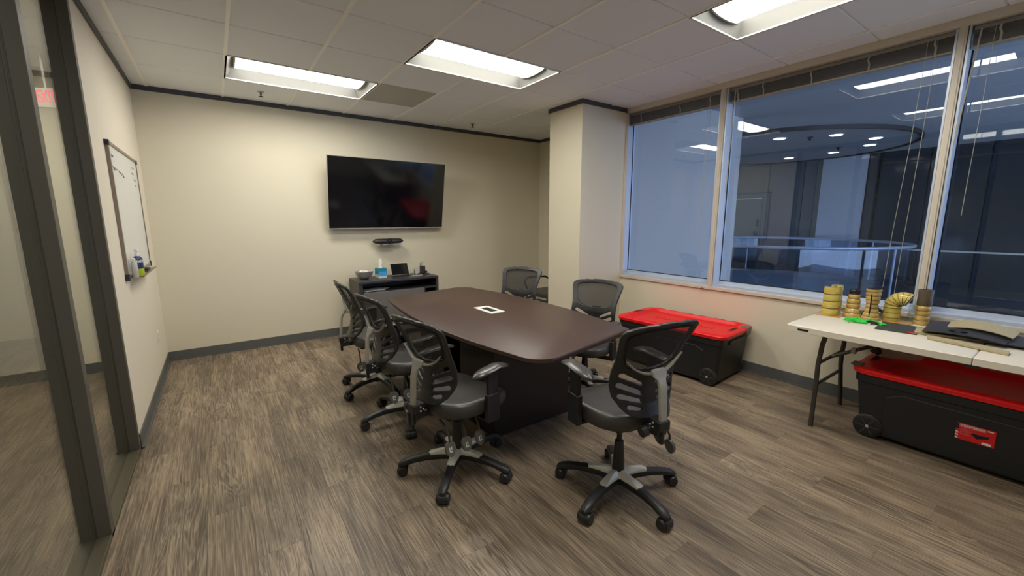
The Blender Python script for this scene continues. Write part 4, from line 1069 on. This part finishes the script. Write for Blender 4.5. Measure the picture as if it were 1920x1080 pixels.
# 4: elbow
t = thing('composite_elbow_sample', 'glossy yellow duct elbow bending over to the right on an amber plate', 'sample', (3.965, .765, TZ))
MB().prism(rrect(0, -.01, .07, .085, .004, 2), 0, .004).build('plate', AMB, t, smooth=False)
pts = [(0, .025, .004 + .012 * k) for k in range(10)]
R_ = .058
for k in range(1, 20):
    a = radians(118) * k / 19; pts.append((0, .025 - R_ * (1 - cos(a)), .112 + R_ * sin(a)))
rr = []
for k in range(len(pts)):
    ph = (k * .012 / .03) % 1; rr.append(.050 - .0035 * (1 - abs(sin(pi * ph)) ** .5))
el = MB().tube(pts, rr, 24).build('elbow', YEL, t, ang=60)
for k in range(2, len(pts) - 1, 3):
    d_ = (Vector(pts[k + 1]) - Vector(pts[k - 1])).normalized(); s_ = d_.cross(Vector((1, 0, 0)))
    MB().tube([Vector(pts[k]) + (Vector((1, 0, 0)) * cos(2 * pi * j / 24) + s_ * sin(2 * pi * j / 24)) * (rr[k] + .0003) for j in range(25)], .002, 6, cap=False).build('band', BRNB, el)
e = Vector(pts[-1]); d_ = (Vector(pts[-1]) - Vector(pts[-2])).normalized()
MB().tube([e + d_ * .001, e + d_ * .003], [.044, .043], 20).build('mouth', DKB2, t)
# clear film bunched over its mouth
rf = random.Random(9); fm = []
for z in range(6):
    fm.append([(.03 * cos(q) + rf.uniform(-.006, .006), -.085 + .022 * sin(q) * 1 + rf.uniform(-.006, .006), .035 + .02 * z) for q in [2 * pi * j / 14 for j in range(14)]])
MB().loft(fm, cap=False).build('clear_film', FILMM, t, smooth=False)
# 5: two-tone tube
t = vase((3.985, .632, TZ), rings_prof([(0, .042), (.03, .044), (.07, .041), (.12, .043), (.14, .041)], .138, .034, .004), 'upright tube sample, tan below and charred brown above, right of the elbow', YELB, seed=8)
MB().lathe([(.038, .137), (.040, .142), (.039, .20), (.040, .248), (.036, .25), (.033, .25), (.033, .2), (.01, .19)], 26).build('charred_top', DKB, t)
# green glove bits
def blob(name, label, loc, sc, seed, m, cat, parts=None, rz=0):
    rd = random.Random(seed); mb = MB(); n, k_ = 16, 9; rings = []
    ph = [rd.random() * 6 for _ in range(6)]
    for i in range(k_):
        v = -pi / 2 + pi * (i + .02) / (k_ - .96)
        rg = []
        for j in range(n):
            q = 2 * pi * j / n; r = 1 + .22 * sin(3 * q + ph[0] + v) + .16 * sin(5 * q + ph[1]) * cos(v) + .12 * sin(4 * v + ph[2])
            rg.append((sc[0] * r * cos(v) * cos(q), sc[1] * r * cos(v) * sin(q), sc[2] * (1 + max(-1, sin(v)) * (1 + .15 * sin(2 * q + ph[3])))))
        rings.append(rg)
    o = mb.loft(rings).build(name, m, None, ang=80); o.location = loc; o.rotation_euler = (0, 0, rz)
    mn = min(v.co.z for v in o.data.vertices)
    for v in o.data.vertices: v.co.z -= mn
    if label: tag(o, label, cat)
    return o
t = thing('rubber_glove', 'bright green crumpled rubber glove in front of the tube samples', 'glove', (3.70, .895, TZ))
g1 = blob('palm', None, (0, 0, 0), (.026, .034, .010), 4, GREEN, '', rz=.4); g1.parent = t
for k, (dx, dy, a) in enumerate(((.02, .03, 1.1), (.035, .012, .5), (.0, .045, 1.7), (.03, -.02, -.3), (-.02, .035, 2.4))):
    MB().tube([(dx * .5, dy * .5, .012), (dx + .02 * cos(a), dy + .02 * sin(a), .020), (dx + .042 * cos(a), dy + .042 * sin(a), .016 + .008 * (k % 2)), (dx + .05 * cos(a + .5), dy + .055 * sin(a + .5), .01)], [.010, .009, .008, .004], 8).build('finger', GREEN, t)
t = thing('rubber_glove', 'green and black rubber glove lying flat against the slate sheet', 'glove', (3.75, .80, TZ))
g1 = blob('palm', None, (0, 0, 0), (.032, .03, .007), 8, GREEN, '', rz=.2); g1.parent = t
for k, (dx, dy, a) in enumerate(((-.01, .03, 1.5), (.02, .025, .9), (-.03, .01, 2.6), (-.03, -.01, 3.4))):
    MB().tube([(dx * .6, dy * .6, .008), (dx + .02 * cos(a), dy + .02 * sin(a), .013), (dx + .05 * cos(a), dy + .045 * sin(a), .008)], [.009, .008, .004], 8).build('finger', GREEN if k % 2 else GASK, t)
# slate sheet with red corner
t = thing('slate_sheet', 'thin dark slate sheet with a red corner patch at the table front', 'sheet', (0, 0, TZ))
Q = [(3.575, .788), (3.868, .811), (3.864, .595), (3.593, .582)]
MB().prism(Q, 0, .006).build('sheet', SLATE, t, smooth=False)
MB().prism([(3.593, .584), (3.635, .586), (3.632, .63), (3.598, .63)], .006, .0066).build('corner_patch', SR, t, smooth=False)
# pile of sheets
def curved_sheet(name, label, quad, z0, bow, m, th=.004, n=10, tilt=0.0, group=None):
    (ax, ay), (bx, by_), (cx, cy), (dx, dy) = quad; V = []; F = []
    for lay in (0, 1):
        for i in range(n + 1):
            for j in range(n + 1):
                u, v = i / n, j / n
                x = (1 - u) * ((1 - v) * ax + v * dx) + u * ((1 - v) * bx + v * cx); y = (1 - u) * ((1 - v) * ay + v * dy) + u * ((1 - v) * by_ + v * cy)
                V.append((x, y, z0 + bow * 4 * v * (1 - v) * (.6 + .4 * u) + tilt * u + .0 + lay * th))
    N_ = (n + 1) ** 2
    for i in range(n):
        for j in range(n):
            a = i * (n + 1) + j; F.append((a, a + 1, a + n + 2, a + n + 1)); F.append((a + N_, a + n + 1 + N_, a + n + 2 + N_, a + 1 + N_))
    for j in range(n):
        for i0 in (0, n):
            a = i0 * (n + 1) + j; F.append((a, a + 1, a + 1 + N_, a + N_))
            a = j * (n + 1) + i0; F.append((a, a + n + 1, a + n + 1 + N_, a + N_))
    o = MB().add(V, F).build(name, m, None, ang=40); tag(o, label, 'sheet', group); return o
GP = 'composite sheets piled on the folding table'
curved_sheet('fibre_strip', 'long tan strip at the front bottom of the sheet pile', [(3.52, .52), (3.60, .535), (3.515, .19), (3.44, .19)], TZ + .0005, .004, TANS, .012, group=GP)
curved_sheet('fibre_strip', 'tan board under the black sheets, lowest of the pile', [(3.62, .60), (3.80, .62), (3.90, .28), (3.72, .26)], TZ + .0005, .002, TANS, .014, group=GP)
curved_sheet('carbon_sheet', 'flat black carbon sheet at the right of the sheet pile', [(3.66, .42), (3.98, .40), (3.96, .02), (3.64, .06)], TZ + .016, .002, CARB, .004, group=GP)
curved_sheet('carbon_sheet', 'large bowed black carbon sheet on top of the pile', [(3.62, .565), (4.02, .59), (3.92, .20), (3.60, .22)], TZ + .024, .026, CARB, .004, group=GP)
curved_sheet('fibre_sheet', 'curved tan fibre panel lying over the black sheets', [(3.80, .48), (4.03, .50), (3.95, .19), (3.74, .20)], TZ + .040, .036, TANS, .005, group=GP)
o = MB().lathe([(.02, 0), (.045, .001), (.044, .003), (.021, .003), (.02, 0)], 24, cap=False).build('black_ring', GASK); o.location = (3.70, .42, TZ + .050); o.rotation_euler = (.05, .1, 0); tag(o, 'flat black rubber ring on the bowed carbon sheet', 'ring')
o.location.z = TZ + .0515
# plastic bag on the tote lid
t = thing('plastic_bag', 'cloudy plastic bag with dark contents resting on the tote lid under the table', 'bag', (3.87, .70, .487))
g1 = blob('bag', None, (0, 0, 0), (.13, .15, .055), 11, BAGM, ''); g1.parent = t
g2 = blob('dark_contents', None, (-.10, .10, .03), (.03, .03, .025), 12, DKB2, ''); g2.parent = t
# clear film hanging from the sill behind the elbow
